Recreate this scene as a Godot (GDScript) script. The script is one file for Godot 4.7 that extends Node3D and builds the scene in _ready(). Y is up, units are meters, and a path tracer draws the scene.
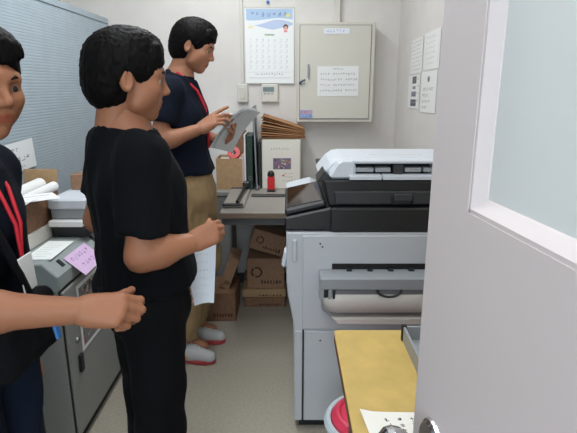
extends Node3D

# ---------------------------------------------------------------- mesh collector
class G:
	var v := PackedVector3Array()
	var n := PackedVector3Array()
	var c := PackedColorArray()
	var uv := PackedVector2Array()
	var ix := PackedInt32Array()
	var t := Transform3D()

	func vert(p: Vector3, nn: Vector3, u := Vector2.ZERO, col := Color.WHITE) -> int:
		v.append(t * p)
		n.append((t.basis * nn).normalized())
		uv.append(u)
		c.append(col)
		return v.size() - 1

	# corners counter-clockwise seen from outside
	func face(ps: Array, us: Array = []) -> void:
		var nn: Vector3 = (ps[1] - ps[0]).cross(ps[2] - ps[0])
		if nn.length() < 1e-14:
			nn = (ps[2] - ps[0]).cross(ps[ps.size() - 1] - ps[0])
		nn = nn.normalized()
		var b := v.size()
		for i in ps.size():
			vert(ps[i], nn, us[i] if us.size() else Vector2.ZERO)
		for i in range(1, ps.size() - 1):
			ix.append_array([b, b + i + 1, b + i])

	# same, turned so that it looks away from the point o
	func face_from(ps: Array, o: Vector3) -> void:
		var nn: Vector3 = (ps[1] - ps[0]).cross(ps[2] - ps[0])
		var mid := Vector3.ZERO
		for p in ps:
			mid += p
		mid /= ps.size()
		if nn.dot(mid - o) < 0.0:
			ps.reverse()
		face(ps)

	func box(ctr: Vector3, size: Vector3, bev := 0.0, basis := Basis()) -> void:
		var keep := t
		t = t * Transform3D(basis, ctr)
		var h := size * 0.5
		var b: float = minf(bev, minf(h.x, minf(h.y, h.z)) * 0.95)
		if b <= 0.0:
			for a in 3:
				for s in [-1.0, 1.0]:
					var p := []
					for q in [[-1, -1], [1, -1], [1, 1], [-1, 1]]:
						var w := Vector3.ZERO
						w[a] = s * h[a]
						w[(a + 1) % 3] = q[0] * h[(a + 1) % 3]
						w[(a + 2) % 3] = q[1] * h[(a + 2) % 3]
						p.append(w)
					face_from(p, Vector3.ZERO)
		else:
			for a in 3:
				var a1 := (a + 1) % 3
				var a2 := (a + 2) % 3
				for s in [-1.0, 1.0]:
					var p := []
					for q in [[-1, -1], [1, -1], [1, 1], [-1, 1]]:
						var w := Vector3.ZERO
						w[a] = s * h[a]
						w[a1] = q[0] * (h[a1] - b)
						w[a2] = q[1] * (h[a2] - b)
						p.append(w)
					face_from(p, Vector3.ZERO)
					for s2 in [-1.0, 1.0]:
						var e := []
						for q in [[0, -1], [0, 1], [1, 1], [1, -1]]:
							var w := Vector3.ZERO
							w[a] = s * (h[a] - (b if q[0] == 1 else 0.0))
							w[a1] = s2 * (h[a1] - (0.0 if q[0] == 1 else b))
							w[a2] = q[1] * (h[a2] - b)
							e.append(w)
						face_from(e, Vector3.ZERO)
			for sx in [-1.0, 1.0]:
				for sy in [-1.0, 1.0]:
					for sz in [-1.0, 1.0]:
						face_from([Vector3(sx * h.x, sy * (h.y - b), sz * (h.z - b)), Vector3(sx * (h.x - b), sy * h.y, sz * (h.z - b)), Vector3(sx * (h.x - b), sy * (h.y - b), sz * h.z)], Vector3.ZERO)
		t = keep

	# box from two corners (x, y, depth in front of the doorway)
	func bx(x0: float, x1: float, y0: float, y1: float, d0: float, d1: float, bev := 0.0) -> void:
		box(Vector3((x0 + x1) / 2, (y0 + y1) / 2, -(d0 + d1) / 2), Vector3(absf(x1 - x0), absf(y1 - y0), absf(d1 - d0)), bev)

	# polygon in local XY pushed along local Z
	func prism(poly: PackedVector2Array, z0: float, z1: float, bev := 0.0, xf := Transform3D()) -> void:
		var keep := t
		t = t * xf
		if Geometry2D.is_polygon_clockwise(poly):
			poly.reverse()
		var m := poly.size()
		var rings := []
		var inner := PackedVector2Array()
		for i in m:
			var e0 := (poly[i] - poly[(i + m - 1) % m]).normalized()
			var e1 := (poly[(i + 1) % m] - poly[i]).normalized()
			var n0 := Vector2(-e0.y, e0.x)
			var n1 := Vector2(-e1.y, e1.x)
			var mm := (n0 + n1).normalized()
			inner.append(poly[i] + mm * bev / maxf(0.35, mm.dot(n0)))
		if bev > 0.0:
			rings = [[inner, z0], [poly, z0 + bev], [poly, z1 - bev], [inner, z1]]
		else:
			rings = [[poly, z0], [poly, z1]]
		for r in rings.size() - 1:
			for i in m:
				var j := (i + 1) % m
				var a: Vector2 = rings[r][0][i]
				var b: Vector2 = rings[r][0][j]
				var cc: Vector2 = rings[r + 1][0][j]
				var dd: Vector2 = rings[r + 1][0][i]
				face([Vector3(a.x, a.y, rings[r][1]), Vector3(b.x, b.y, rings[r][1]), Vector3(cc.x, cc.y, rings[r + 1][1]), Vector3(dd.x, dd.y, rings[r + 1][1])])
		var cap: PackedVector2Array = rings[0][0]
		var ti := Geometry2D.triangulate_polygon(cap)
		for k in range(0, ti.size(), 3):
			var a := cap[ti[k]]
			var b := cap[ti[k + 1]]
			var cc := cap[ti[k + 2]]
			if (b - a).cross(cc - a) < 0.0:
				var sw := b
				b = cc
				cc = sw
			face([Vector3(a.x, a.y, z1), Vector3(b.x, b.y, z1), Vector3(cc.x, cc.y, z1)])
			face([Vector3(a.x, a.y, z0), Vector3(cc.x, cc.y, z0), Vector3(b.x, b.y, z0)])
		t = keep

	func tube(pts: Array, rad, sides := 10, caps := true) -> void:
		var m := pts.size()
		var up := Vector3.UP
		var prev := Vector3.ZERO
		var base := v.size()
		for i in m:
			var d: Vector3 = (pts[mini(i + 1, m - 1)] - pts[maxi(i - 1, 0)]).normalized()
			if i == 0:
				up = Vector3.UP if absf(d.y) < 0.9 else Vector3.RIGHT
			else:
				up = prev
			var s := d.cross(up).normalized()
			var w := s.cross(d).normalized()
			prev = w
			var r: float = rad[i] if rad is Array else rad
			for k in sides:
				var a := TAU * k / sides
				var o := s * cos(a) + w * sin(a)
				vert(pts[i] + o * r, o)
		for i in m - 1:
			for k in sides:
				var a := base + i * sides + k
				var b := base + i * sides + (k + 1) % sides
				ix.append_array([a, b, a + sides, b, b + sides, a + sides])
		if caps:
			for e in [0, m - 1]:
				var ps := []
				for k in sides:
					ps.append(t.affine_inverse() * v[base + e * sides + k])
				var o: Vector3 = pts[1] if e == 0 else pts[m - 2]
				face_from(ps, o)

	# profile: radius, height pairs, turned about local Y
	func lathe(prof: Array, seg := 24, xf := Transform3D(), squash := 1.0) -> void:
		var keep := t
		t = t * xf
		for i in prof.size() - 1:
			var p: Vector2 = prof[i]
			var q: Vector2 = prof[i + 1]
			var e := (q - p).normalized()
			var nn := Vector2(e.y, -e.x)
			for k in seg:
				var a := TAU * k / seg
				var b := TAU * (k + 1) / seg
				var base := v.size()
				for w in [[p, a], [p, b], [q, b], [q, a]]:
					vert(Vector3(w[0].x * cos(w[1]), w[0].y, w[0].x * sin(w[1]) * squash), Vector3(nn.x * cos(w[1]), nn.y, nn.x * sin(w[1])))
				ix.append_array([base, base + 1, base + 2, base, base + 2, base + 3])
		t = keep

	# sheet of paper: rows of points; faces front (first cross product) and back, with a little thickness
	func sheet(rows: Array, th := 0.0006) -> void:
		var h := rows.size()
		var w: int = rows[0].size()
		for side in 2:
			var base := v.size()
			for j in h:
				for i in w:
					var du: Vector3 = rows[j][mini(i + 1, w - 1)] - rows[j][maxi(i - 1, 0)]
					var dv: Vector3 = rows[mini(j + 1, h - 1)][i] - rows[maxi(j - 1, 0)][i]
					var nn := -du.cross(dv).normalized()
					if side == 1:
						nn = -nn
					vert(rows[j][i] + nn * th * 0.5, nn, Vector2(float(i) / (w - 1), float(j) / (h - 1)))
			for j in h - 1:
				for i in w - 1:
					var a := base + j * w + i
					if side == 0:
						ix.append_array([a, a + 1, a + w, a + 1, a + w + 1, a + w])
					else:
						ix.append_array([a, a + w, a + 1, a + 1, a + w, a + w + 1])

	# flat print: o top-left corner, along u to the right, along w downwards
	func card(o: Vector3, u: Vector3, w: Vector3, th := 0.001) -> void:
		sheet([[o, o + u], [o + w, o + u + w]], th)

	func mesh(off: Vector3) -> ArrayMesh:
		var vv := v.duplicate()
		for i in vv.size():
			vv[i] -= off
		var a := []
		a.resize(Mesh.ARRAY_MAX)
		a[Mesh.ARRAY_VERTEX] = vv
		a[Mesh.ARRAY_NORMAL] = n
		a[Mesh.ARRAY_TEX_UV] = uv
		a[Mesh.ARRAY_COLOR] = c
		a[Mesh.ARRAY_INDEX] = ix
		var m := ArrayMesh.new()
		m.add_surface_from_arrays(Mesh.PRIMITIVE_TRIANGLES, a)
		return m


# ---------------------------------------------------------------- smooth bodies
class Bone:
	var ball := false
	var a: Vector3
	var ba: Vector3
	var inv := 0.0
	var ra := 0.0
	var dr := 0.0
	var rad: Vector3
	var turn: Basis

class Part:
	var bones: Array[Bone] = []
	var k := 0.02
	var cuts: Array[Plane] = []
	var holes: Array[Bone] = []
	var hk := 0.004

class Field:
	var parts: Array[Part] = []
	var k := 0.02

	func part(kk: float) -> Part:
		var p := Part.new()
		p.k = kk
		parts.append(p)
		return p

static func cap(a: Vector3, b: Vector3, ra: float, rb: float) -> Bone:
	var o := Bone.new()
	o.a = a
	o.ba = b - a
	o.inv = 1.0 / maxf(1e-9, o.ba.length_squared())
	o.ra = ra
	o.dr = rb - ra
	return o

static func ell(c: Vector3, r: Vector3, turn := Basis()) -> Bone:
	var o := Bone.new()
	o.ball = true
	o.a = c
	o.rad = r
	o.turn = turn
	return o

static func bone_dist(o: Bone, p: Vector3) -> float:
	if o.ball:
		var q: Vector3 = (p - o.a) * o.turn
		var q1 := q / o.rad
		var k0 := q1.length()
		var k1 := (q1 / o.rad).length()
		return k0 * (k0 - 1.0) / maxf(k1, 1e-6)
	var pa := p - o.a
	var h := clampf(pa.dot(o.ba) * o.inv, 0.0, 1.0)
	return (pa - o.ba * h).length() - o.ra - o.dr * h

static func dist(parts: Array, kk: float, p: Vector3) -> float:
	var all := 1e3
	for q: Part in parts:
		var f := 1e3
		var k := q.k
		for o: Bone in q.bones:
			var d: float
			if o.ball:
				d = bone_dist(o, p)
			else:
				var pa := p - o.a
				var h := clampf(pa.dot(o.ba) * o.inv, 0.0, 1.0)
				d = (pa - o.ba * h).length() - o.ra - o.dr * h
			var s := k - absf(f - d)
			f = minf(f, d)
			if s > 0.0:
				f -= s * s / (4.0 * k)
		for o: Bone in q.holes:
			var d := -bone_dist(o, p)
			var s := q.hk - absf(f - d)
			f = maxf(f, d)
			if s > 0.0:
				f += s * s / (4.0 * q.hk)
		for pl: Plane in q.cuts:
			f = maxf(f, pl.distance_to(p))
		var s2 := kk - absf(all - f)
		all = minf(all, f)
		if s2 > 0.0:
			all -= s2 * s2 / (4.0 * kk)
	return all

# surface nets over the field, added to g (in g's current transform)
static func grow(g: G, F: Field, cell: float, noise: FastNoiseLite = null, amp := 0.0, tint := Color.WHITE, stretch := Vector3.ONE, lips := false) -> void:
	var lip := Color(tint.r * 0.86, tint.g * 0.58, tint.b * 0.60)
	var lo := Vector3.ONE * 1e6
	var hi := -lo
	for q in F.parts:
		for o in q.bones:
			if o.ball:
				var r: float = maxf(o.rad.x, maxf(o.rad.y, o.rad.z))
				lo = lo.min(o.a - Vector3.ONE * r)
				hi = hi.max(o.a + Vector3.ONE * r)
			else:
				var r: float = maxf(o.ra, o.ra + o.dr)
				lo = lo.min(o.a.min(o.a + o.ba) - Vector3.ONE * r)
				hi = hi.max(o.a.max(o.a + o.ba) + Vector3.ONE * r)
	lo -= Vector3.ONE * (amp + cell * 2.5)
	hi += Vector3.ONE * (amp + cell * 2.5)
	var B := 4
	var nbx := int(ceil((hi.x - lo.x) / cell / B)) + 1
	var nby := int(ceil((hi.y - lo.y) / cell / B)) + 1
	var nbz := int(ceil((hi.z - lo.z) / cell / B)) + 1
	var nx := nbx * B
	var ny := nby * B
	var nz := nbz * B
	var val := PackedFloat32Array()
	val.resize(nx * ny * nz)
	val.fill(1.0)
	var R := cell * (B * 0.5 + 1.0) * 1.7321 + amp
	var live := []
	for bk in nbz:
		for bj in nby:
			for bi in nbx:
				var ctr := lo + Vector3(bi + 0.5, bj + 0.5, bk + 0.5) * (B * cell)
				var f0 := dist(F.parts, F.k, ctr)
				if absf(f0) > R * 1.1:
					if f0 < 0.0:
						for z in B:
							for y in B:
								var row := ((bk * B + z) * ny + bj * B + y) * nx + bi * B
								for x in B:
									val[row + x] = -1.0
					continue
				live.append(Vector3i(bi, bj, bk))
				# only what is near this block
				var near: Array = []
				for q in F.parts:
					var w := Part.new()
					w.k = q.k
					w.cuts = q.cuts
					w.holes = q.holes
					w.hk = q.hk
					for o in q.bones:
						if bone_dist(o, ctr) < R * 2.0 + q.k:
							w.bones.append(o)
					if w.bones.size():
						near.append(w)
				for z in B:
					for y in B:
						var row := ((bk * B + z) * ny + bj * B + y) * nx + bi * B
						var p := lo + Vector3(bi * B, bj * B + y, bk * B + z) * cell
						for x in B:
							var f := dist(near, F.k, p)
							if noise:
								f += noise.get_noise_3dv(p * stretch) * amp
							val[row + x] = f
							p.x += cell
	var ids := {}
	var base := g.v.size()
	var pos := PackedVector3Array()
	var dx := 1
	var dy := nx
	var dz := nx * ny
	var corner := [0, dx, dy, dx + dy, dz, dx + dz, dy + dz, dx + dy + dz]
	var cpos := [Vector3(0, 0, 0), Vector3(1, 0, 0), Vector3(0, 1, 0), Vector3(1, 1, 0), Vector3(0, 0, 1), Vector3(1, 0, 1), Vector3(0, 1, 1), Vector3(1, 1, 1)]
	var edges := [[0, 1], [2, 3], [4, 5], [6, 7], [0, 2], [1, 3], [4, 6], [5, 7], [0, 4], [1, 5], [2, 6], [3, 7]]
	for b in live:
		for z in B:
			var gz: int = b.z * B + z
			if gz >= nz - 1:
				continue
			for y in B:
				var gy: int = b.y * B + y
				if gy >= ny - 1:
					continue
				var row := (gz * ny + gy) * nx + b.x * B as int
				for x in B:
					var gx: int = b.x * B + x
					if gx >= nx - 1:
						continue
					var at: int = row + x
					var cnt := 0
					for cc in corner:
						if val[at + cc] < 0.0:
							cnt += 1
					if cnt == 0 or cnt == 8:
						continue
					var sum := Vector3.ZERO
					var m := 0
					for e in edges:
						var v0 := val[at + corner[e[0]]]
						var v1 := val[at + corner[e[1]]]
						if (v0 < 0.0) != (v1 < 0.0):
							sum += cpos[e[0]].lerp(cpos[e[1]], v0 / (v0 - v1))
							m += 1
					ids[at] = pos.size()
					pos.append(lo + (Vector3(gx, gy, gz) + sum / m) * cell)
	var nor := PackedVector3Array()
	nor.resize(pos.size())
	var tris := PackedInt32Array()
	var step := [dx, dy, dz]
	for at in ids:
		for a in 3:
			var v0 := val[at]
			var v1 := val[at + step[a]]
			if (v0 < 0.0) == (v1 < 0.0):
				continue
			var s1: int = step[(a + 1) % 3]
			var s2: int = step[(a + 2) % 3]
			if not (ids.has(at - s1) and ids.has(at - s2) and ids.has(at - s1 - s2)):
				continue
			var q := [ids[at - s1 - s2], ids[at - s2], ids[at], ids[at - s1]]
			if v0 >= 0.0:
				q.reverse()
			var fn := (pos[q[2]] - pos[q[0]]).cross(pos[q[3]] - pos[q[1]])
			for w in q:
				nor[w] += fn
			tris.append_array([q[0], q[2], q[1], q[0], q[3], q[2]])
	for i in pos.size():
		var q := pos[i]
		var on_lip := lips and q.z > 0.070 and absf(q.x) < 0.021 and q.y > -0.067 and q.y < -0.0475
		g.vert(q, nor[i].normalized(), Vector2.ZERO, lip if on_lip else tint)
	for i in tris:
		g.ix.append(base + i)


# ---------------------------------------------------------------- nodes
var M := {}
var taken := {}
var rng := RandomNumberGenerator.new()

func V(x: float, y: float, d: float) -> Vector3:
	return Vector3(x, y, -d)

func numbered(called: String) -> String:
	taken[called] = taken.get(called, 0) + 1
	return called if taken[called] == 1 else "%s_%03d" % [called, taken[called] - 1]

func tag(o: Node3D, label: String, category: String, group := "") -> Node3D:
	o.set_meta("label", label)
	o.set_meta("category", category)
	if group:
		o.set_meta("group", group)
	return o

func thing(called: String, at: Vector3, label: String, category: String, group := "") -> Node3D:
	var o := Node3D.new()
	o.name = numbered(called)
	o.position = at
	add_child(o)
	return tag(o, label, category, group)

func origin_of(o: Node) -> Vector3:
	var p := Vector3.ZERO
	while o is Node3D and o != self:
		p += o.position
		o = o.get_parent()
	return p

# one named mesh; g is in world coordinates
func part(called: String, g: G, m: Material, parent: Node3D, label := "") -> MeshInstance3D:
	var o := MeshInstance3D.new()
	o.name = called
	o.mesh = g.mesh(origin_of(parent))
	o.material_override = m
	parent.add_child(o, true)
	if label:
		o.set_meta("label", label)
	return o

func single(called: String, at: Vector3, g: G, m: Material, label: String, category: String, group := "") -> MeshInstance3D:
	var o := MeshInstance3D.new()
	o.name = numbered(called)
	o.position = at
	o.mesh = g.mesh(at)
	o.material_override = m
	add_child(o)
	tag(o, label, category, group)
	return o

func setting(called: String, g: G, m: Material, parent: Node3D = null) -> MeshInstance3D:
	var o := MeshInstance3D.new()
	o.name = called
	o.mesh = g.mesh(origin_of(parent) if parent else Vector3.ZERO)
	o.material_override = m
	if parent:
		parent.add_child(o, true)
	else:
		add_child(o)
		o.set_meta("kind", "structure")
	return o

# ---------------------------------------------------------------- materials
func noise_tex(freq: float, lo: Color, hi: Color, seed_no: int, size := 256, kind := FastNoiseLite.TYPE_SIMPLEX_SMOOTH, oct := 4) -> NoiseTexture2D:
	var n := FastNoiseLite.new()
	n.noise_type = kind
	n.frequency = freq
	n.seed = seed_no
	n.fractal_octaves = oct
	var t := NoiseTexture2D.new()
	t.width = size
	t.height = size
	t.seamless = true
	t.noise = n
	var r := Gradient.new()
	r.set_color(0, lo)
	r.set_color(1, hi)
	t.color_ramp = r
	return t

func mk(called: String, col: Color, rough := 0.6, metal := 0.0) -> StandardMaterial3D:
	var m := StandardMaterial3D.new()
	m.resource_name = called
	m.albedo_color = col
	m.roughness = rough
	m.metallic = metal
	M[called] = m
	return m

func rgb(r: int, g: int, b: int) -> Color:
	return Color8(r, g, b)

# grain: a colour pattern between two near tones and fine relief from the same pattern
func grain(m: StandardMaterial3D, lo: float, freq: float, scale: float, seed_no: int, bump := 0.0, oct := 4) -> StandardMaterial3D:
	m.uv1_triplanar = true
	m.uv1_world_triplanar = true
	m.uv1_scale = Vector3.ONE * scale
	m.albedo_texture = noise_tex(freq, Color(lo, lo, lo), Color.WHITE, seed_no, 256, FastNoiseLite.TYPE_SIMPLEX_SMOOTH, oct)
	if bump > 0.0:
		m.heightmap_enabled = true
		m.heightmap_scale = bump
		m.heightmap_texture = noise_tex(freq * 1.7, Color.BLACK, Color.WHITE, seed_no + 50, 256, FastNoiseLite.TYPE_SIMPLEX_SMOOTH, oct)
	return m

func printed(im: Image, rough := 0.75) -> StandardMaterial3D:
	var m := StandardMaterial3D.new()
	m.albedo_texture = ImageTexture.create_from_image(im)
	m.roughness = rough
	m.texture_repeat = false
	return m

func blank(w: int, h: int, c: Color) -> Image:
	var im := Image.create(w, h, false, Image.FORMAT_RGB8)
	im.fill(c)
	return im

func dab(im: Image, x: float, y: float, w: float, h: float, c: Color) -> void:
	im.fill_rect(Rect2i(int(x), int(y), maxi(1, int(w)), maxi(1, int(h))), c)

# a row of brush-like characters, too small in the photograph to be read
func glyphs(im: Image, x: float, y: float, n: int, s: float, c: Color, seed_no: int, down := false) -> void:
	var r := RandomNumberGenerator.new()
	r.seed = seed_no
	for i in n:
		var gx := x + (0.0 if down else i * s * 1.12)
		var gy := y + (i * s * 1.12 if down else 0.0)
		var w := maxf(1.0, s * 0.11)
		for k in r.randi_range(2, 3):
			var yy := gy + s * (0.08 + 0.8 * r.randf())
			var x0 := s * r.randf_range(0.0, 0.25)
			dab(im, gx + x0, yy, s * r.randf_range(0.4, 0.7), w, c)
		for k in r.randi_range(1, 2):
			dab(im, gx + s * r.randf_range(0.1, 0.75), gy + s * r.randf_range(0.0, 0.2), w, s * r.randf_range(0.5, 0.75), c)

func disc(im: Image, cx: float, cy: float, rx: float, ry: float, c: Color) -> void:
	for y in range(int(cy - ry), int(cy + ry) + 1):
		for x in range(int(cx - rx), int(cx + rx) + 1):
			if x >= 0 and y >= 0 and x < im.get_width() and y < im.get_height():
				if pow((x - cx) / rx, 2) + pow((y - cy) / ry, 2) <= 1.0:
					im.set_pixel(x, y, c)

func materials() -> void:
	grain(mk("wall_paint", rgb(226, 221, 216), 0.8), 0.965, 0.02, 0.9, 1, 0.03)
	grain(mk("floor_vinyl", rgb(172, 164, 149), 0.55), 0.90, 0.11, 2.2, 2, 0.01, 5)
	mk("ceiling_board", rgb(232, 230, 224), 0.9)
	mk("lamp_white", rgb(235, 236, 236), 0.4)
	grain(mk("grey_steel", rgb(164, 178, 187), 0.5), 0.95, 0.03, 1.2, 3)
	grain(mk("shredder_grey", rgb(146, 147, 143), 0.55), 0.90, 0.15, 3.0, 4, 0.01)
	mk("shredder_top", rgb(150, 158, 158), 0.5)
	mk("groove_black", rgb(18, 18, 19), 0.7)
	mk("black_plastic", rgb(26, 27, 29), 0.42)
	mk("dark_plastic", rgb(48, 50, 53), 0.45)
	mk("black_gloss", rgb(14, 14, 16), 0.07)
	mk("copier_white", rgb(190, 192, 196), 0.42)
	mk("copier_pale", rgb(208, 213, 220), 0.4)
	mk("copier_grey", rgb(150, 154, 158), 0.45)
	mk("shade_and_gap_grey", rgb(110, 112, 116), 0.5)  # grey for the painted tray shade and the box door gap
	mk("copier_cream", rgb(205, 200, 194), 0.3)
	grain(mk("table_yellow", rgb(211, 180, 104), 0.45), 0.90, 0.02, 2.4, 5)
	mk("edge_brown", rgb(126, 84, 50), 0.6)
	mk("door_paint", rgb(212, 203, 203), 0.5)
	var fg := mk("frosted_glass", Color(0.955, 0.975, 0.975, 0.72), 0.34)
	fg.refraction_enabled = true
	fg.refraction_scale = 0.05
	mk("chrome", rgb(200, 200, 202), 0.18, 1.0)
	mk("steel", rgb(150, 152, 155), 0.35, 1.0)
	mk("box_cream", rgb(208, 204, 192), 0.45)
	mk("device_white", rgb(212, 209, 200), 0.5)
	mk("lcd", rgb(92, 110, 108), 0.25)
	mk("desk_grey", rgb(154, 149, 142), 0.5)
	mk("desk_edge", rgb(120, 104, 88), 0.6)
	mk("desk_leg", rgb(84, 84, 84), 0.5)
	grain(mk("cardboard", rgb(172, 134, 106), 0.85), 0.88, 0.05, 3.0, 6, 0.01)
	grain(mk("cardboard_dark", rgb(146, 108, 82), 0.85), 0.86, 0.05, 3.0, 7, 0.01)
	grain(mk("cardboard_light", rgb(190, 156, 116), 0.85), 0.9, 0.05, 3.0, 8, 0.01)
	mk("tape_brown", rgb(128, 98, 74), 0.35)
	mk("print_brown", rgb(84, 58, 42), 0.85)
	grain(mk("kraft", rgb(186, 136, 92), 0.8), 0.84, 0.06, 4.0, 9)
	grain(mk("kraft_dark", rgb(158, 108, 70), 0.8), 0.84, 0.06, 4.0, 10)
	mk("paper", rgb(228, 228, 227), 0.8)
	mk("paper_grey", rgb(205, 206, 206), 0.8)
	mk("red_plastic", rgb(205, 30, 36), 0.35)
	mk("pink_plastic", rgb(222, 62, 92), 0.35)
	mk("pale_blue_plastic", rgb(198, 212, 218), 0.35)
	mk("green_binder", rgb(36, 58, 50), 0.5)
	mk("blue_plastic", rgb(64, 122, 190), 0.4)
	mk("hair", rgb(11, 9, 9), 0.62).metallic_specular = 0.22
	var sk := mk("skin", Color.WHITE, 0.5)
	sk.vertex_color_use_as_albedo = true
	sk.subsurf_scatter_enabled = true
	sk.subsurf_scatter_strength = 0.08
	sk.metallic_specular = 0.35
	var ey := mk("eye", Color.WHITE, 0.4)
	ey.vertex_color_use_as_albedo = true
	for q in [["cloth_black", rgb(12, 15, 19), 21], ["cloth_navy", rgb(23, 29, 43), 22], ["cloth_dark_navy", rgb(18, 24, 36), 23], ["cloth_trouser_black", rgb(15, 15, 18), 24], ["cloth_khaki", rgb(178, 150, 112), 25], ["cloth_jeans", rgb(28, 38, 56), 26], ["cloth_bag", rgb(19, 19, 22), 27]]:
		var m := grain(mk(q[0], q[1], 0.9), 0.80, 0.12, 7.0, q[2], 0.02)
		m.rim_enabled = true
		m.rim = 0.05
		m.rim_tint = 0.6
		m.metallic_specular = 0.25
	mk("red_ribbon", rgb(190, 26, 44), 0.6)
	mk("shoe_white", rgb(186, 188, 188), 0.7)
	mk("shoe_red", rgb(176, 62, 66), 0.6)
	mk("shoe_orange", rgb(226, 150, 84), 0.6)
	mk("pink_charm", rgb(236, 190, 204), 0.5)

# ---------------------------------------------------------------- the place
const BACK := 3.2
const RIGHT := 0.67
const LEFT := -1.6
const FRONT := -0.28
const CEIL := 2.45

func view_and_light() -> void:
	var cam := Camera3D.new()
	cam.name = "camera"
	cam.position = Vector3(0, 1.3, 0)
	cam.rotation.x = -atan(130.5 / 500.0)
	cam.fov = rad_to_deg(2.0 * atan(216.5 / 500.0))
	cam.near = 0.02
	add_child(cam)
	cam.current = true
	var we := WorldEnvironment.new()
	we.name = "environment"
	var e := Environment.new()
	e.background_mode = Environment.BG_COLOR
	e.background_color = rgb(90, 94, 100)
	e.background_energy_multiplier = 0.3
	e.tonemap_mode = Environment.TONE_MAPPER_LINEAR
	e.tonemap_exposure = 1.0
	e.sdfgi_enabled = true
	e.ssao_enabled = true
	e.ssil_enabled = true
	we.environment = e
	add_child(we)
	# two fluorescent fittings in the room, plus an unseen corridor fitting and window added as fill
	lamp(Vector3(-0.38, CEIL, -2.1), 2.0, "white ceiling fitting with two fluorescent tubes before the back wall")
	lamp(Vector3(-0.2, CEIL, -0.60), 1.15, "white ceiling fitting with two fluorescent tubes inside the doorway")
	lamp(Vector3(-0.3, CEIL, 1.1), 1.0, "white ceiling fitting with two fluorescent tubes added unseen in the corridor for fill")  # unseen lamp, added to fill from behind the camera
	fill_window(3.3)

func fill_window(energy: float) -> void:
	# unseen glowing window added opposite the doorway as cool fill light
	var gl := mk("fill_window_glow", rgb(225, 235, 245), 0.4)
	gl.emission_enabled = true
	gl.emission = rgb(225, 238, 250)
	gl.emission_energy_multiplier = 2.0
	var g := G.new()
	g.bx(-1.15, 0.95, 0.60, 2.15, -1.899, -1.87)
	var w := setting("added_window_1", g, M.door_paint)
	for i in 2:
		g = G.new()
		g.bx(-1.10 + i * 1.01, -0.11 + i * 1.01, 0.65, 2.10, -1.872, -1.862)
		setting("pane", g, gl, w)
	var l := AreaLight3D.new()
	l.name = "window_fill"
	l.area_size = Vector2(2.0, 1.45)
	l.light_energy = energy
	l.light_color = Color(0.88, 0.95, 1.0)
	l.area_range = 12.0
	l.area_attenuation = 2.0
	l.shadow_enabled = true
	l.position = V(-0.1, 1.375, -1.85)
	add_child(l)

func lamp(at: Vector3, energy: float, label: String) -> void:
	if not M.has("tube_glow"):
		var gl := mk("tube_glow", rgb(250, 250, 245), 0.5)
		gl.emission_enabled = true
		gl.emission = rgb(255, 252, 244)
		gl.emission_energy_multiplier = 3.0
	var o := thing("ceiling_lamp", at, label, "lamp")
	var g := G.new()
	g.prism(PackedVector2Array([Vector2(-0.11, 0), Vector2(0.11, 0), Vector2(0.06, -0.055), Vector2(-0.06, -0.055)]), -0.62, 0.62, 0.0, Transform3D(Basis(), at))
	part("housing", g, M.lamp_white, o)
	for s in [-1.0, 1.0]:
		g = G.new()
		g.tube([at + Vector3(s * 0.075, -0.075, -0.59), at + Vector3(s * 0.075, -0.075, 0.59)], 0.0145, 12)
		part("tube", g, M.tube_glow, o)
		for e in [-1.0, 1.0]:
			g = G.new()
			g.box(at + Vector3(s * 0.075, -0.06, e * 0.602), Vector3(0.034, 0.07, 0.022), 0.004)
			part("socket", g, M.lamp_white, o)
	var l := AreaLight3D.new()
	l.name = "light"
	l.area_size = Vector2(0.2, 1.2)
	l.light_energy = energy
	l.light_color = Color(0.965, 0.985, 1.0)
	l.area_range = 12.0
	l.area_attenuation = 2.0
	l.shadow_enabled = true
	l.rotation.x = -PI / 2
	l.position = Vector3(0, -0.095, 0)
	o.add_child(l)

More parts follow.
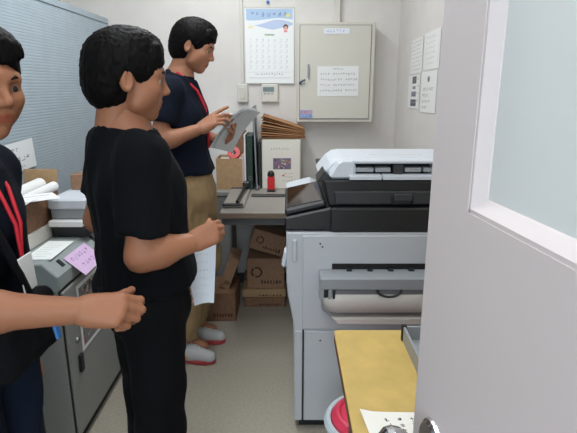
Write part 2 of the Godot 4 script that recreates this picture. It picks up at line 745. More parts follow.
func room() -> void:
	var g := G.new()
	g.bx(LEFT - 0.1, 1.6, -0.1, 0, BACK + 0.1, -2.0)
	setting("floor", g, M.floor_vinyl)
	g = G.new()
	g.bx(LEFT - 0.1, 1.6, CEIL, CEIL + 0.1, BACK + 0.1, -2.0)
	setting("ceiling", g, M.ceiling_board)
	g = G.new()
	g.bx(LEFT - 0.1, RIGHT + 0.1, 0, CEIL, BACK, BACK + 0.1)
	setting("wall_back", g, M.wall_paint)
	g = G.new()
	g.bx(RIGHT, RIGHT + 0.1, 0, CEIL, FRONT - 0.12, BACK)
	setting("wall_right", g, M.wall_paint)
	g = G.new()
	g.bx(LEFT - 0.1, LEFT, 0, CEIL, -2.0, BACK)
	setting("wall_left", g, M.wall_paint)
	# front wall with the doorway the picture is taken from
	g = G.new()
	g.bx(LEFT, -0.62, 0, CEIL, FRONT - 0.12, FRONT)
	g.bx(0.27, RIGHT, 0, CEIL, FRONT - 0.12, FRONT)
	g.bx(-0.62, 0.27, 2.05, CEIL, FRONT - 0.12, FRONT)
	setting("wall_front", g, M.wall_paint)
	g = G.new()
	g.bx(-0.62, -0.585, 0, 2.05, FRONT - 0.13, FRONT + 0.005)
	g.bx(0.235, 0.27, 0, 2.05, FRONT - 0.13, FRONT - 0.04)
	g.bx(-0.585, 0.235, 2.015, 2.05, FRONT - 0.13, FRONT - 0.04)
	setting("trim_1", g, M.door_paint)
	g = G.new()
	g.bx(LEFT, 1.6, 0, CEIL, -2.0, -1.9)
	g.bx(1.5, 1.6, 0, CEIL, -1.9, FRONT - 0.12)
	g.bx(RIGHT + 0.1, 1.5, 0, CEIL, FRONT - 0.12, FRONT)
	setting("wall_corridor", g, M.wall_paint)
	# grey skirting
	g = G.new()
	g.bx(LEFT, RIGHT, 0, 0.07, BACK - 0.008, BACK)
	setting("baseboard_back", g, M.desk_leg)
	g = G.new()
	g.bx(RIGHT - 0.008, RIGHT, 0, 0.07, FRONT, BACK - 0.008)
	setting("baseboard_right", g, M.desk_leg)
	room_door()

func room_door() -> void:
	# hinged at the doorway, swung into the room; local x runs from the hinge to the free edge
	var hinge := V(0.227, 0, FRONT + 0.0)
	var far := V(0.145, 0, 0.5)
	var dir := (far - hinge).normalized()
	var w := (far - hinge).length()
	var b := Basis(dir, Vector3.UP, dir.cross(Vector3.UP))   # local z points to the right wall
	var T := Transform3D(b, hinge)
	var th := 0.036
	var g := G.new()
	g.t = T
	var gx0 := 0.12
	var gx1 := w - 0.084
	var gy0 := 1.190
	var gy1 := 1.86
	var hgt := 2.0
	g.box(Vector3(gx0 / 2, hgt / 2 + 0.005, th / 2), Vector3(gx0, hgt, th))
	g.box(Vector3((gx1 + w) / 2, hgt / 2 + 0.005, th / 2), Vector3(w - gx1, hgt, th))
	g.box(Vector3((gx0 + gx1) / 2, gy0 / 2 + 0.005, th / 2), Vector3(gx1 - gx0, gy0 - 0.0, th))
	g.box(Vector3((gx0 + gx1) / 2, (gy1 + hgt) / 2 + 0.005, th / 2), Vector3(gx1 - gx0, hgt - gy1, th))
	var door := setting("door_1", g, M.door_paint)
	# beads that hold the pane: sloping inwards on the room side, square behind
	for q in [["x", gx1, -1.0], ["x", gx0, 1.0], ["y", gy0 + 0.005, 1.0], ["y", gy1, -1.0]]:
		g = G.new()
		g.t = T
		var poly := PackedVector2Array([Vector2(0, 0.0005), Vector2(0.004, 0.0005), Vector2(0.014, 0.009), Vector2(0.014, th - 0.0005), Vector2(0, th - 0.0005)])
		if q[0] == "x":
			# polygon x -> local x * sign, polygon y -> local z, length -> local y
			var bb := Basis(Vector3(q[2], 0, 0), Vector3(0, 0, 1), Vector3(1, 0, 0).cross(Vector3(0, 0, 1)) * q[2])
			var L0 := gy0
			var xf := Transform3D(bb, Vector3(q[1], L0, 0))
			if bb.z.y > 0:
				g.prism(poly, 0, gy1 - gy0, 0, xf)
			else:
				g.prism(poly, -(gy1 - gy0), 0, 0, xf)
		else:
			var bb := Basis(Vector3(0, q[2], 0), Vector3(0, 0, 1), Vector3(0, q[2], 0).cross(Vector3(0, 0, 1)))
			var xf := Transform3D(bb, Vector3(gx0, q[1], 0))
			if bb.z.x > 0:
				g.prism(poly, 0, gx1 - gx0, 0, xf)
			else:
				g.prism(poly, -(gx1 - gx0), 0, 0, xf)
		setting("glazing_bead", g, M.door_paint, door)
	g = G.new()
	g.t = T
	g.box(Vector3((gx0 + gx1) / 2, (gy0 + gy1) / 2, 0.013), Vector3(gx1 - gx0 - 0.01, gy1 - gy0 - 0.01, 0.006))
	setting("pane", g, M.frosted_glass, door)
	# round knob with its rose, on both sides
	for s in [-1.0, 1.0]:
		var z0: float = 0.0 if s < 0 else th
		var kb := Basis(Vector3(1, 0, 0), Vector3(0, 0, s), Vector3(0, -s, 0))
		var xf := T * Transform3D(kb, Vector3(w - 0.055, 0.935, z0))
		g = G.new()
		g.lathe([Vector2(0, 0.006), Vector2(0.024, 0.006), Vector2(0.028, 0.003), Vector2(0.029, 0)], 28, xf)
		setting("rose", g, M.chrome, door)
		g = G.new()
		var pr := [Vector2(0, 0.058), Vector2(0.010, 0.0575), Vector2(0.017, 0.055), Vector2(0.0225, 0.049), Vector2(0.024, 0.042), Vector2(0.022, 0.034), Vector2(0.016, 0.027), Vector2(0.011, 0.02), Vector2(0.010, 0.005)]
		g.lathe(pr, 28, xf)
		setting("knob", g, M.chrome, door)
		if s < 0:
			g = G.new()
			g.lathe([Vector2(0, 0.0595), Vector2(0.006, 0.0595), Vector2(0.0065, 0.057)], 16, xf)
			setting("key_cylinder", g, M.steel, door)
	for y in [0.25, 1.0, 1.75]:
		g = G.new()
		g.tube([hinge + Vector3(-0.008, y - 0.045, 0.004), hinge + Vector3(-0.008, y + 0.045, 0.004)], 0.006, 10)
		setting("hinge", g, M.steel, door)

# ---------------------------------------------------------------- copier
func copier() -> void:
	var o := thing("office_copier", V(0.33, 0, 2.0), "large white and black office copier with tilted screen and document feeder", "copier")
	var g := G.new()
	# profile across the aisle side: x, y; pushed along depth
	var prof := PackedVector2Array([Vector2(0.022, 0.035), Vector2(0.020, 0.43), Vector2(0.016, 0.465), Vector2(0.006, 0.52), Vector2(-0.003, 0.565), Vector2(-0.007, 0.61), Vector2(-0.008, 0.80), Vector2(0.645, 0.80), Vector2(0.645, 0.035)])
	g.prism(prof, -2.29, -1.69, 0.004)
	part("body", g, M.copier_white, o)
	g = G.new()
	g.bx(0.04, 0.63, 0.0, 0.036, 1.71, 2.27)
	part("plinth", g, M.black_plastic, o)
	# upper side panel and lower side panel stand proud of the body, seams between them
	g = G.new()
	g.box(Vector3(0.343, 0.611, -1.6865), Vector3(0.585, 0.36, 0.010), 0.003)
	part("side_panel", g, M.copier_white, o)
	g = G.new()
	g.box(Vector3(0.348, 0.232, -1.6865), Vector3(0.577, 0.382, 0.010), 0.003)
	part("side_panel", g, M.copier_white, o)
	g = G.new()
	g.box(Vector3(0.0375, 0.232, -1.6865), Vector3(0.028, 0.382, 0.010), 0.003)
	part("front_cover_edge", g, M.copier_white, o)
	g = G.new()
	g.box(Vector3(0.0545, 0.232, -1.690), Vector3(0.006, 0.386, 0.006))
	part("seam", g, M.groove_black, o)
	g = G.new()
	g.box(Vector3(0.022, 0.736, -1.685), Vector3(0.018, 0.082, 0.012), 0.005)
	part("grip", g, M.copier_white, o)
	g = G.new()
	g.box(V(-0.012, 0.672, 1.80), Vector3(0.018, 0.065, 0.07), 0.007, Basis(Vector3(0, 0, 1), -0.2))
	part("cover_handle", g, M.copier_pale, o)
	for q in [[0.112, 0.762], [0.12, 0.75], [0.118, 0.385]]:
		g = G.new()
		g.lathe([Vector2(0, 0.0015), Vector2(0.0032, 0.0015), Vector2(0.0035, 0)], 10, Transform3D(Basis(Vector3(1, 0, 0), PI / 2), V(q[0], q[1], 1.6815)))
		part("screw", g, M.dark_plastic, o)
	# bypass feeder on the side
	g = G.new()
	g.bx(0.155, 0.62, 0.664, 0.688, 1.676, 1.686)
	part("feed_slot", g, M.groove_black, o)
	for i in 5:
		g = G.new()
		var x := 0.215 + 0.073 * i
		g.prism(PackedVector2Array([Vector2(x - 0.013, 0.652), Vector2(x - 0.008, 0.676), Vector2(x + 0.008, 0.676), Vector2(x + 0.013, 0.652)]), -1.676, -1.655, 0.002)
		part("feed_roller", g, M.black_plastic, o)
	g = G.new()
	g.bx(0.155, 0.62, 0.648, 0.664, 1.63, 1.682, 0.003)
	part("feed_ledge", g, M.copier_grey, o)
	g = G.new()
	g.prism(PackedVector2Array([Vector2(0.108, 0.625), Vector2(0.108, 0.664), Vector2(0.112, 0.668), Vector2(0.485, 0.668), Vector2(0.492, 0.660), Vector2(0.492, 0.637), Vector2(0.484, 0.631), Vector2(0.62, 0.625)]), -1.68, -1.588, 0.004)
	part("tray_bar", g, M.copier_grey, o)
	g = G.new()
	# closed tray: a rounded roll with domed left end
	var pts := []
	var rad := []
	for i in 9:
		var a := PI / 2 * i / 8.0
		pts.append(V(0.17 - 0.05 * cos(a), 0.578, 1.636))
		rad.append(maxf(0.004, 0.053 * sin(a) * 0.25 + 0.053 * 0.75 * pow(sin(a), 0.45)))
	pts.append(V(0.63, 0.578, 1.636))
	rad.append(0.053)
	g.tube(pts, rad, 28)
	part("bypass_tray", g, M.copier_cream, o)
	g = G.new()
	g.prism(PackedVector2Array([Vector2(0.135, 0.512), Vector2(0.118, 0.53), Vector2(0.118, 0.628), Vector2(0.63, 0.628), Vector2(0.63, 0.48), Vector2(0.165, 0.48)]), -1.69, -1.64, 0.006)
	part("tray_back", g, M.copier_grey, o)
	g = G.new()
	g.prism(PackedVector2Array([Vector2(0.15, 0.516), Vector2(0.63, 0.516), Vector2(0.63, 0.488), Vector2(0.172, 0.488)]), -1.65, -1.60, 0.005)
	part("tray_lip", g, M.copier_cream, o)
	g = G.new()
	g.bx(0.14, 0.63, 0.604, 0.628, 1.592, 1.66, 0.004)  # darker strip: the shade over the tray put into its colour
	part("tray_shade_strip", g, M.shade_and_gap_grey, o)
	g = G.new()
	g.bx(0.106, 0.122, 0.59, 0.628, 1.588, 1.64, 0.003)
	g.bx(0.136, 0.150, 0.59, 0.628, 1.588, 1.64, 0.003)
	part("tray_latch", g, M.copier_grey, o)
	g = G.new()
	g.bx(0.122, 0.136, 0.594, 0.626, 1.594, 1.64, 0.002)
	g.bx(0.151, 0.160, 0.592, 0.627, 1.586, 1.64, 0.002)
	part("latch_black", g, M.black_plastic, o)
	g = G.new()
	var hp := []
	for i in 9:
		var a := PI * i / 8.0
		hp.append(V(0.345 - 0.042 * cos(a), 0.627 - 0.026 * sin(a), 1.588))
	g.tube(hp, 0.0045, 8)
	part("tray_handle", g, M.dark_plastic, o)
	# scanner block: lower band and set-back upper band
	g = G.new()
	g.prism(PackedVector2Array([Vector2(0.155, 0.802), Vector2(0.145, 0.815), Vector2(0.148, 0.884), Vector2(0.156, 0.889), Vector2(0.645, 0.889), Vector2(0.645, 0.802)]), -2.28, -1.688, 0.006)
	part("scanner_base", g, M.black_plastic, o)
	g = G.new()
	g.prism(PackedVector2Array([Vector2(0.142, 0.889), Vector2(0.122, 0.976), Vector2(0.128, 0.982), Vector2(0.645, 0.982), Vector2(0.645, 0.889)]), -2.27, -1.715, 0.006)
	part("scanner_side", g, M.black_plastic, o)
	g = G.new()
	g.prism(PackedVector2Array([Vector2(0.165, 0.897), Vector2(0.158, 0.945), Vector2(0.63, 0.945), Vector2(0.63, 0.897)]), -1.72, -1.706, 0.004)
	part("side_recess_frame", g, M.dark_plastic, o)
	g = G.new()
	g.bx(0.365, 0.43, 0.912, 0.938, 1.69, 1.71, 0.003)
	part("hinge_block", g, M.dark_plastic, o)
	for x in [0.36, 0.429]:
		g = G.new()
		g.bx(x, x + 0.006, 0.90, 0.93, 1.695, 1.71, 0.002)
		part("hinge_bracket", g, M.groove_black, o)
	# control panel: wedge below, white rear casing, tilted glossy screen
	g = G.new()
	g.prism(PackedVector2Array([Vector2(-0.010, 0.805), Vector2(-0.014, 0.83), Vector2(-0.012, 0.852), Vector2(0.15, 0.888), Vector2(0.16, 0.805)]), -2.26, -1.70, 0.006)
	part("panel_base", g, M.black_plastic, o)
	g = G.new()
	g.prism(PackedVector2Array([Vector2(-0.006, 0.850), Vector2(-0.010, 0.868), Vector2(0.0, 0.874), Vector2(0.095, 0.898), Vector2(0.13, 0.88)]), -2.26, -2.12, 0.004)
	part("panel_casing", g, M.copier_pale, o)
	var tilt := Basis(Vector3(0, 0, 1), atan2(0.030, 0.13))
	g = G.new()
	g.box(V(0.060, 0.882, 1.91), Vector3(0.148, 0.024, 0.39), 0.007, tilt)
	var pan := part("control_panel", g, M.black_plastic, o)
	g = G.new()
	g.box(V(0.060, 0.882, 1.91) + tilt.y * 0.0128, Vector3(0.126, 0.002, 0.35), 0.0008, tilt)
	part("screen", g, M.black_gloss, pan)
	# document feeder
	g = G.new()
	g.prism(PackedVector2Array([Vector2(0.112, 0.984), Vector2(0.150, 1.030), Vector2(0.174, 1.047), Vector2(0.20, 1.051), Vector2(0.645, 1.051), Vector2(0.645, 0.984)]), -2.06, -1.80, 0.008)
	part("feeder_cover", g, M.copier_pale, o)
	g = G.new()
	g.prism(PackedVector2Array([Vector2(0.138, 0.984), Vector2(0.172, 1.040), Vector2(0.188, 1.049), Vector2(0.232, 1.049), Vector2(0.232, 0.984)]), -1.805, -1.735, 0.006)
	g.bx(0.22, 0.645, 1.037, 1.0495, 1.735, 1.805, 0.004)
	part("feeder_rim", g, M.copier_pale, o)
	g = G.new()
	g.prism(PackedVector2Array([Vector2(0.100, 0.975), Vector2(0.126, 1.010), Vector2(0.150, 0.990), Vector2(0.150, 0.975)]), -1.86, -1.728, 0.003)
	part("feeder_trim", g, M.black_plastic, o)
	g = G.new()
	g.bx(0.225, 0.645, 0.99, 1.038, 1.785, 1.80)
	part("feeder_mouth", g, M.groove_black, o)
	for q in [[0.235, 0.30], [0.306, 0.36], [0.41, 0.468], [0.475, 0.53], [0.54, 0.60]]:
		g = G.new()
		g.bx(q[0], q[1], 1.006, 1.022, 1.745, 1.79, 0.002)
		part("paper_guide", g, M.copier_grey, o)
	g = G.new()
	g.bx(0.368, 0.404, 1.0, 1.034, 1.74, 1.79, 0.003)
	part("pickup_arm", g, M.dark_plastic, o)
	for x in [0.224, 0.505]:
		g = G.new()
		g.bx(x, x + 0.012, 0.985, 1.034, 1.742, 1.79, 0.003)
		part("side_guide", g, M.pale_blue_plastic, o)
	for q in [[0.212, 0.325], [0.328, 0.64]]:
		g = G.new()
		g.prism(PackedVector2Array([Vector2(0, 0), Vector2(0.035, 0.006), Vector2(0.035, 0.016), Vector2(0, 0.012)]), 0, q[1] - q[0], 0.002, Transform3D(Basis(Vector3(0, 0, -1), Vector3(0, 1, 0), Vector3(1, 0, 0)), V(q[0], 0.984, 1.715)))
		part("feeder_tray", g, M.copier_pale, o)
	g = G.new()
	g.bx(0.30, 0.50, 1.0505, 1.0518, 1.86, 1.88)
	part("cover_marking", g, M.paper_grey, o)

# ---------------------------------------------------------------- yellow table and what stands by it
func table() -> void:
	var o := thing("side_table", V(0.385, 0, 0.88), "low yellow wood table with brown edge beside the copier", "table")
	var poly := PackedVector2Array()
	var r := 0.012
	for q in [[0.655, 1.157, 0], [0.115, 1.157, 1], [0.115, 0.60, 2], [0.655, 0.60, 3]]:
		for i in 5:
			var a: float = PI / 2 * q[2] + PI / 2 * i / 4.0
			var cx: float = q[0] + (-r if q[2] in [0, 3] else r)
			var cy: float = q[1] + (-r if q[2] in [0, 1] else r)
			poly.append(Vector2(cx + r * cos(a), cy + r * sin(a)))
	# polygon y is depth; pushed upwards
	var xf := Transform3D(Basis(Vector3(1, 0, 0), Vector3(0, 0, -1), Vector3(0, 1, 0)), Vector3(0, 0.674, 0))
	var g := G.new()
	g.prism(poly, 0.0, 0.022, 0.0, xf)
	part("edge_band", g, M.edge_brown, o)
	g = G.new()
	g.prism(poly, 0.022, 0.026, 0.001, xf)
	part("tabletop", g, M.table_yellow, o)
	for q in [[0.17, 0.65], [0.60, 0.65], [0.17, 1.10], [0.60, 1.10]]:
		g = G.new()
		g.bx(q[0] - 0.015, q[0] + 0.015, 0.0, 0.64, q[1] - 0.015, q[1] + 0.015, 0.003)
		part("leg", g, M.desk_leg, o)
	g = G.new()
	g.bx(0.16, 0.61, 0.64, 0.674, 0.64, 1.11)
	part("apron", g, M.desk_leg, o)
	# note lying on it, with brush writing
	var im := blank(256, 128, rgb(238, 236, 228))
	glyphs(im, 66, 24, 3, 20, rgb(30, 30, 34), 31, true)
	glyphs(im, 108, 22, 4, 20, rgb(30, 30, 34), 32, true)
	glyphs(im, 150, 20, 4, 20, rgb(30, 30, 34), 33, true)
	g = G.new()
	var rows := []
	for j in 5:
		var row := []
		for i in 7:
			var s := i / 6.0
			var tt := j / 4.0
			row.append(V(lerpf(0.135, 0.285, s) + 0.012 * tt, 0.7012 + 0.006 * pow(maxf(0.0, 0.25 - s) / 0.25, 2) * (1.0 - tt), lerpf(0.826, 0.735, tt) - 0.004 * s))
		rows.append(row)
	g.sheet(rows)
	single("handwritten_note", V(0.20, 0.7, 0.78), g, printed(im), "white paper note with handwritten characters on the yellow table", "paper")
	# grey letter tray seen by its corner
	o = thing("letter_tray", V(0.35, 0.7, 1.02), "grey metal letter tray with black corners on the yellow table", "tray")
	g = G.new()
	g.bx(0.282, 0.50, 0.7005, 0.704, 0.94, 1.105)
	part("tray_floor", g, M.copier_grey, o)
	g = G.new()
	g.bx(0.277, 0.283, 0.7005, 0.738, 0.94, 1.105, 0.001)
	g.bx(0.277, 0.50, 0.7005, 0.738, 1.10, 1.106, 0.001)
	part("rim", g, M.copier_grey, o)
	for q in [[0.28, 0.942], [0.28, 1.103]]:
		g = G.new()
		g.bx(q[0] - 0.006, q[0] + 0.006, 0.7005, 0.741, q[1] - 0.005, q[1] + 0.005, 0.001)
		part("corner_cap", g, M.black_plastic, o)
	# waste bin under the table edge
	o = thing("waste_bin", V(0.252, 0, 1.345), "pale blue waste bin with a pink lid standing under the table", "bin")
	g = G.new()
	g.lathe([Vector2(0, 0.002), Vector2(0.105, 0.002), Vector2(0.112, 0.01), Vector2(0.132, 0.27), Vector2(0.140, 0.278), Vector2(0.142, 0.292), Vector2(0.134, 0.304), Vector2(0.122, 0.302), Vector2(0.118, 0.285)], 36, Transform3D(Basis(), V(0.252, 0, 1.345)))
	part("body", g, M.pale_blue_plastic, o)
	g = G.new()
	g.lathe([Vector2(0.120, 0.290), Vector2(0.117, 0.310), Vector2(0.104, 0.324), Vector2(0.095, 0.326), Vector2(0.088, 0.318), Vector2(0.0, 0.322)], 36, Transform3D(Basis(), V(0.252, 0, 1.345)))
	part("lid", g, M.pink_plastic, o)
	g = G.new()
	g.bx(0.20, 0.30, 0.3205, 0.331, 1.33, 1.36, 0.004)
	part("lid_grip", g, M.pink_plastic, o)

# ---------------------------------------------------------------- back wall
func back_wall() -> void:
	# meter box
	var o := thing("distribution_box", V(0.28, 1.087, BACK), "cream metal distribution box with locked door on the back wall", "box")
	var g := G.new()
	g.bx(0.049, 0.508, 1.087, 1.659, 3.085, BACK - 0.0005, 0.004)
	part("body", g, M.box_cream, o)
	g = G.new()
	g.bx(0.0645, 0.4855, 1.1055, 1.6435, 3.083, 3.088)
	part("door_gap", g, M.shade_and_gap_grey, o)
	g = G.new()
	g.bx(0.068, 0.482, 1.109, 1.640, 3.077, 3.087, 0.002)
	var dr := part("door", g, M.box_cream, o)
	g = G.new()
	g.bx(0.112, 0.122, 1.345, 1.425, 3.062, 3.078, 0.003)
	part("handle", g, M.copier_grey, dr)
	g = G.new()
	g.lathe([Vector2(0, 0.012), Vector2(0.012, 0.012), Vector2(0.013, 0)], 20, Transform3D(Basis(Vector3(1, 0, 0), PI / 2), V(0.083, 1.325, 3.077)))
	part("lock", g, M.steel, dr)
	g = G.new()
	g.box(V(0.083, 1.328, 3.062), Vector3(0.036, 0.008, 0.006), 0.002, Basis(Vector3(0, 0, 1), 0.5))
	g.box(V(0.070, 1.316, 3.062), Vector3(0.016, 0.014, 0.004), 0.002, Basis(Vector3(0, 0, 1), -0.5))
	part("key", g, M.dark_plastic, dr)
	var im := blank(128, 28, rgb(226, 228, 236))
	glyphs(im, 14, 6, 6, 14, rgb(120, 130, 170), 41)
	g = G.new()
	g.card(V(0.205, 1.624, 3.0755), Vector3(0.15, 0, 0), Vector3(0, -0.032, 0))
	part("name_strip", g, printed(im), dr)
	im = blank(256, 180, rgb(232, 232, 230))
	glyphs(im, 96, 12, 5, 12, rgb(60, 60, 66), 42)
	for cx in 3:
		for cy in 4:
			glyphs(im, 18 + cx * 78, 40 + cy * 33, 4 + (cx + cy) % 2, 14, rgb(70, 70, 76), 43 + cx * 4 + cy)
	g = G.new()
	g.card(V(0.170, 1.412, 3.0755), Vector3(0.245, 0.003, 0), Vector3(0.002, -0.172, 0))
	part("notice", g, printed(im), dr)
	im = blank(64, 44, rgb(150, 166, 206))
	dab(im, 4, 4, 56, 16, rgb(196, 160, 178))
	glyphs(im, 6, 6, 3, 12, rgb(90, 70, 120), 61)
	dab(im, 4, 24, 56, 15, rgb(120, 150, 200))
	glyphs(im, 6, 26, 4, 10, rgb(225, 230, 240), 62)
	g = G.new()
	g.card(V(0.069, 1.160, 3.0755), Vector3(0.075, 0, 0), Vector3(0, -0.048, 0))
	part("warning_sticker", g, printed(im), dr)
	# conduits
	g = G.new()
	g.bx(0.272, 0.308, 1.658, CEIL, BACK - 0.034, BACK - 0.0005, 0.004)
	single("cable_conduit", V(0.29, 1.659, BACK), g, M.device_white, "pale cable duct running up from the distribution box", "duct")
	g = G.new()
	g.bx(-0.292, -0.272, 1.311, CEIL, BACK - 0.014, BACK - 0.0005, 0.003)
	single("cable_conduit", V(-0.28, 1.311, BACK), g, M.device_white, "slim pale cable duct running up from the wall switch", "duct")
	# switch
	o = thing("wall_switch", V(-0.284, 1.203, BACK), "beige wall switch below the left edge of the calendar", "switch")
	g = G.new()
	g.bx(-0.317, -0.250, 1.202, 1.312, BACK - 0.03, BACK - 0.0005, 0.005)
	part("plate", g, M.device_white, o)
	g = G.new()
	g.bx(-0.301, -0.267, 1.222, 1.292, BACK - 0.034, BACK - 0.029, 0.002)
	part("rocker", g, M.box_cream, o)
	# thermostat
	o = thing("air_controller", V(-0.115, 1.203, BACK), "white air conditioner controller with small display under the calendar", "thermostat")
	g = G.new()
	g.bx(-0.168, -0.062, 1.202, 1.312, BACK - 0.024, BACK - 0.0005, 0.006)
	part("casing", g, M.device_white, o)
	g = G.new()
	g.bx(-0.157, -0.089, 1.266, 1.294, BACK - 0.026, BACK - 0.023, 0.001)
	part("display", g, M.lcd, o)
	for i in 3:
		g = G.new()
		g.bx(-0.152 + i * 0.022, -0.138 + i * 0.022, 1.252, 1.259, BACK - 0.026, BACK - 0.023, 0.001)
		part("button", g, M.copier_grey, o)
	g = G.new()
	g.bx(-0.162, -0.068, 1.206, 1.240, BACK - 0.0255, BACK - 0.023, 0.001)
	part("lid", g, M.device_white, o)
	# calendar
	im = blank(300, 440, rgb(240, 241, 240))
	for y in range(8, 132):
		for x in range(8, 292):
			var s := sin(x * 0.02 + 0.6) * 16.0
			if y < 66 + s * 0.4:
				im.set_pixel(x, y, rgb(176, 200, 226))
			elif y < 84 + s:
				im.set_pixel(x, y, rgb(236, 238, 240))
			elif y < 126 - absf(x - 170.0) * 0.22:
				im.set_pixel(x, y, rgb(190, 204, 230))
	glyphs(im, 34, 24, 7, 30, rgb(120, 134, 184), 71)
	disc(im, 262, 44, 14, 10, rgb(236, 226, 140))
	disc(im, 34, 110, 18, 9, rgb(240, 226, 190))
	disc(im, 249, 110, 15, 16, rgb(86, 66, 66))
	disc(im, 249, 116, 10, 12, rgb(228, 178, 160))
	dab(im, 238, 128, 22, 12, rgb(232, 150, 160))
	dab(im, 120, 150, 60, 10, rgb(178, 196, 168))
	glyphs(im, 124, 150, 5, 10, rgb(90, 120, 90), 72)
	var rr := RandomNumberGenerator.new()
	rr.seed = 9
	for row in 6:
		for col in 7:
			var x := 22 + col * 37
			var y := 178 + row * 31
			var ink := rgb(206, 150, 150) if col == 0 else (rgb(150, 160, 200) if col == 6 else rgb(168, 170, 176))
			glyphs(im, x + 8, y, 1, 13, ink, 80 + row * 7 + col)
			for k in 8:
				dab(im, x + 2 + k * 2, y + 22 - k * 1.2, 3, 2, rgb(206, 206, 204))
	dab(im, 10, 372, 280, 2, rgb(200, 200, 200))
	glyphs(im, 60, 382, 3, 9, rgb(90, 90, 96), 131)
	glyphs(im, 96, 379, 9, 14, rgb(80, 80, 88), 132)
	dab(im, 20, 404, 260, 2, rgb(190, 196, 200))
	dab(im, 20, 412, 260, 2, rgb(206, 210, 212))
	o = thing("wall_calendar", V(-0.115, 1.31, BACK), "white wall calendar with a blue picture header and rows of dates", "calendar")
	g = G.new()
	var rows := []
	for j in 8:
		var row := []
		for i in 3:
			var tt := j / 7.0
			row.append(V(lerpf(-0.262, 0.033, i / 2.0), lerpf(1.752, 1.316, tt), BACK - 0.006 - 0.010 * tt * tt))
		rows.append(row)
	g.sheet(rows, 0.001)
	part("page", g, printed(im), o)
	g = G.new()
	for k in 3:
		g.bx(-0.263 + 0.001 * k, 0.034 - 0.001 * k, 1.313 - 0.001 * k, 1.752, BACK - 0.0045 + 0.001 * k, BACK - 0.0040 + 0.001 * k)
	part("pages_behind", g, M.paper, o)
	g = G.new()
	g.bx(-0.264, 0.035, 1.748, 1.760, BACK - 0.009, BACK - 0.0005, 0.002)
	part("binding_strip", g, M.device_white, o)
	g = G.new()
	g.lathe([Vector2(0, 0.016), Vector2(0.008, 0.015), Vector2(0.010, 0.010), Vector2(0.006, 0.006), Vector2(0.009, 0.0), Vector2(0.009, -0.0)], 16, Transform3D(Basis(Vector3(1, 0, 0), PI / 2), V(-0.122, 1.782, BACK)))
	single("push_pin", V(-0.122, 1.782, BACK), g, M.blue_plastic, "blue push pin above the wall calendar", "pin")

func right_wall() -> void:
	# four notices on the right wall; columns run along depth
	var spec := [
		["page of small grey print above the picture notice near the corner", 2.855, 2.615, 1.535, 1.36, 0],
		["notice with dark picture blocks on the right wall", 2.875, 2.63, 1.352, 1.180, 1],
		["page of faint ruled print above the bold list", 2.585, 2.32, 1.545, 1.372, 2],
		["notice with round mark and bold list on the right wall", 2.60, 2.33, 1.366, 1.172, 3]]
	for s in spec:
		var im := blank(200, 160, rgb(234, 233, 230))
		if s[5] == 0:
			for i in 8:
				glyphs(im, 14, 10 + i * 18, 13, 11, rgb(150, 150, 154), 200 + i)
		elif s[5] == 1:
			dab(im, 70, 6, 70, 34, rgb(110, 112, 118))
			dab(im, 80, 52, 50, 14, rgb(140, 142, 148))
			dab(im, 60, 78, 80, 24, rgb(128, 130, 138))
			dab(im, 50, 116, 96, 32, rgb(90, 92, 100))
			glyphs(im, 56, 124, 6, 14, rgb(225, 225, 225), 215)
			for i in 4:
				glyphs(im, 150, 14 + i * 34, 3, 12, rgb(120, 120, 124), 220 + i)
		elif s[5] == 2:
			for i in 6:
				glyphs(im, 30, 18 + i * 22, 9, 11, rgb(176, 176, 180), 230 + i)
			dab(im, 20, 10, 2, 140, rgb(190, 190, 194))
			dab(im, 178, 10, 2, 140, rgb(190, 190, 194))
		else:
			disc(im, 96, 30, 14, 12, rgb(120, 124, 130))
			for i in 4:
				glyphs(im, 24, 62 + i * 24, [9, 5, 7, 4][i], 14, rgb(60, 62, 68), 240 + i)
		var g := G.new()
		g.card(Vector3(RIGHT - 0.002, s[3], -s[1]), Vector3(0, 0.006, s[1] - s[2]), Vector3(0, s[4] - s[3], 0.006))
		single("wall_notice", Vector3(RIGHT, s[4], -(s[1] + s[2]) / 2), g, printed(im), "white " + s[0], "notice", "notices on the right wall")

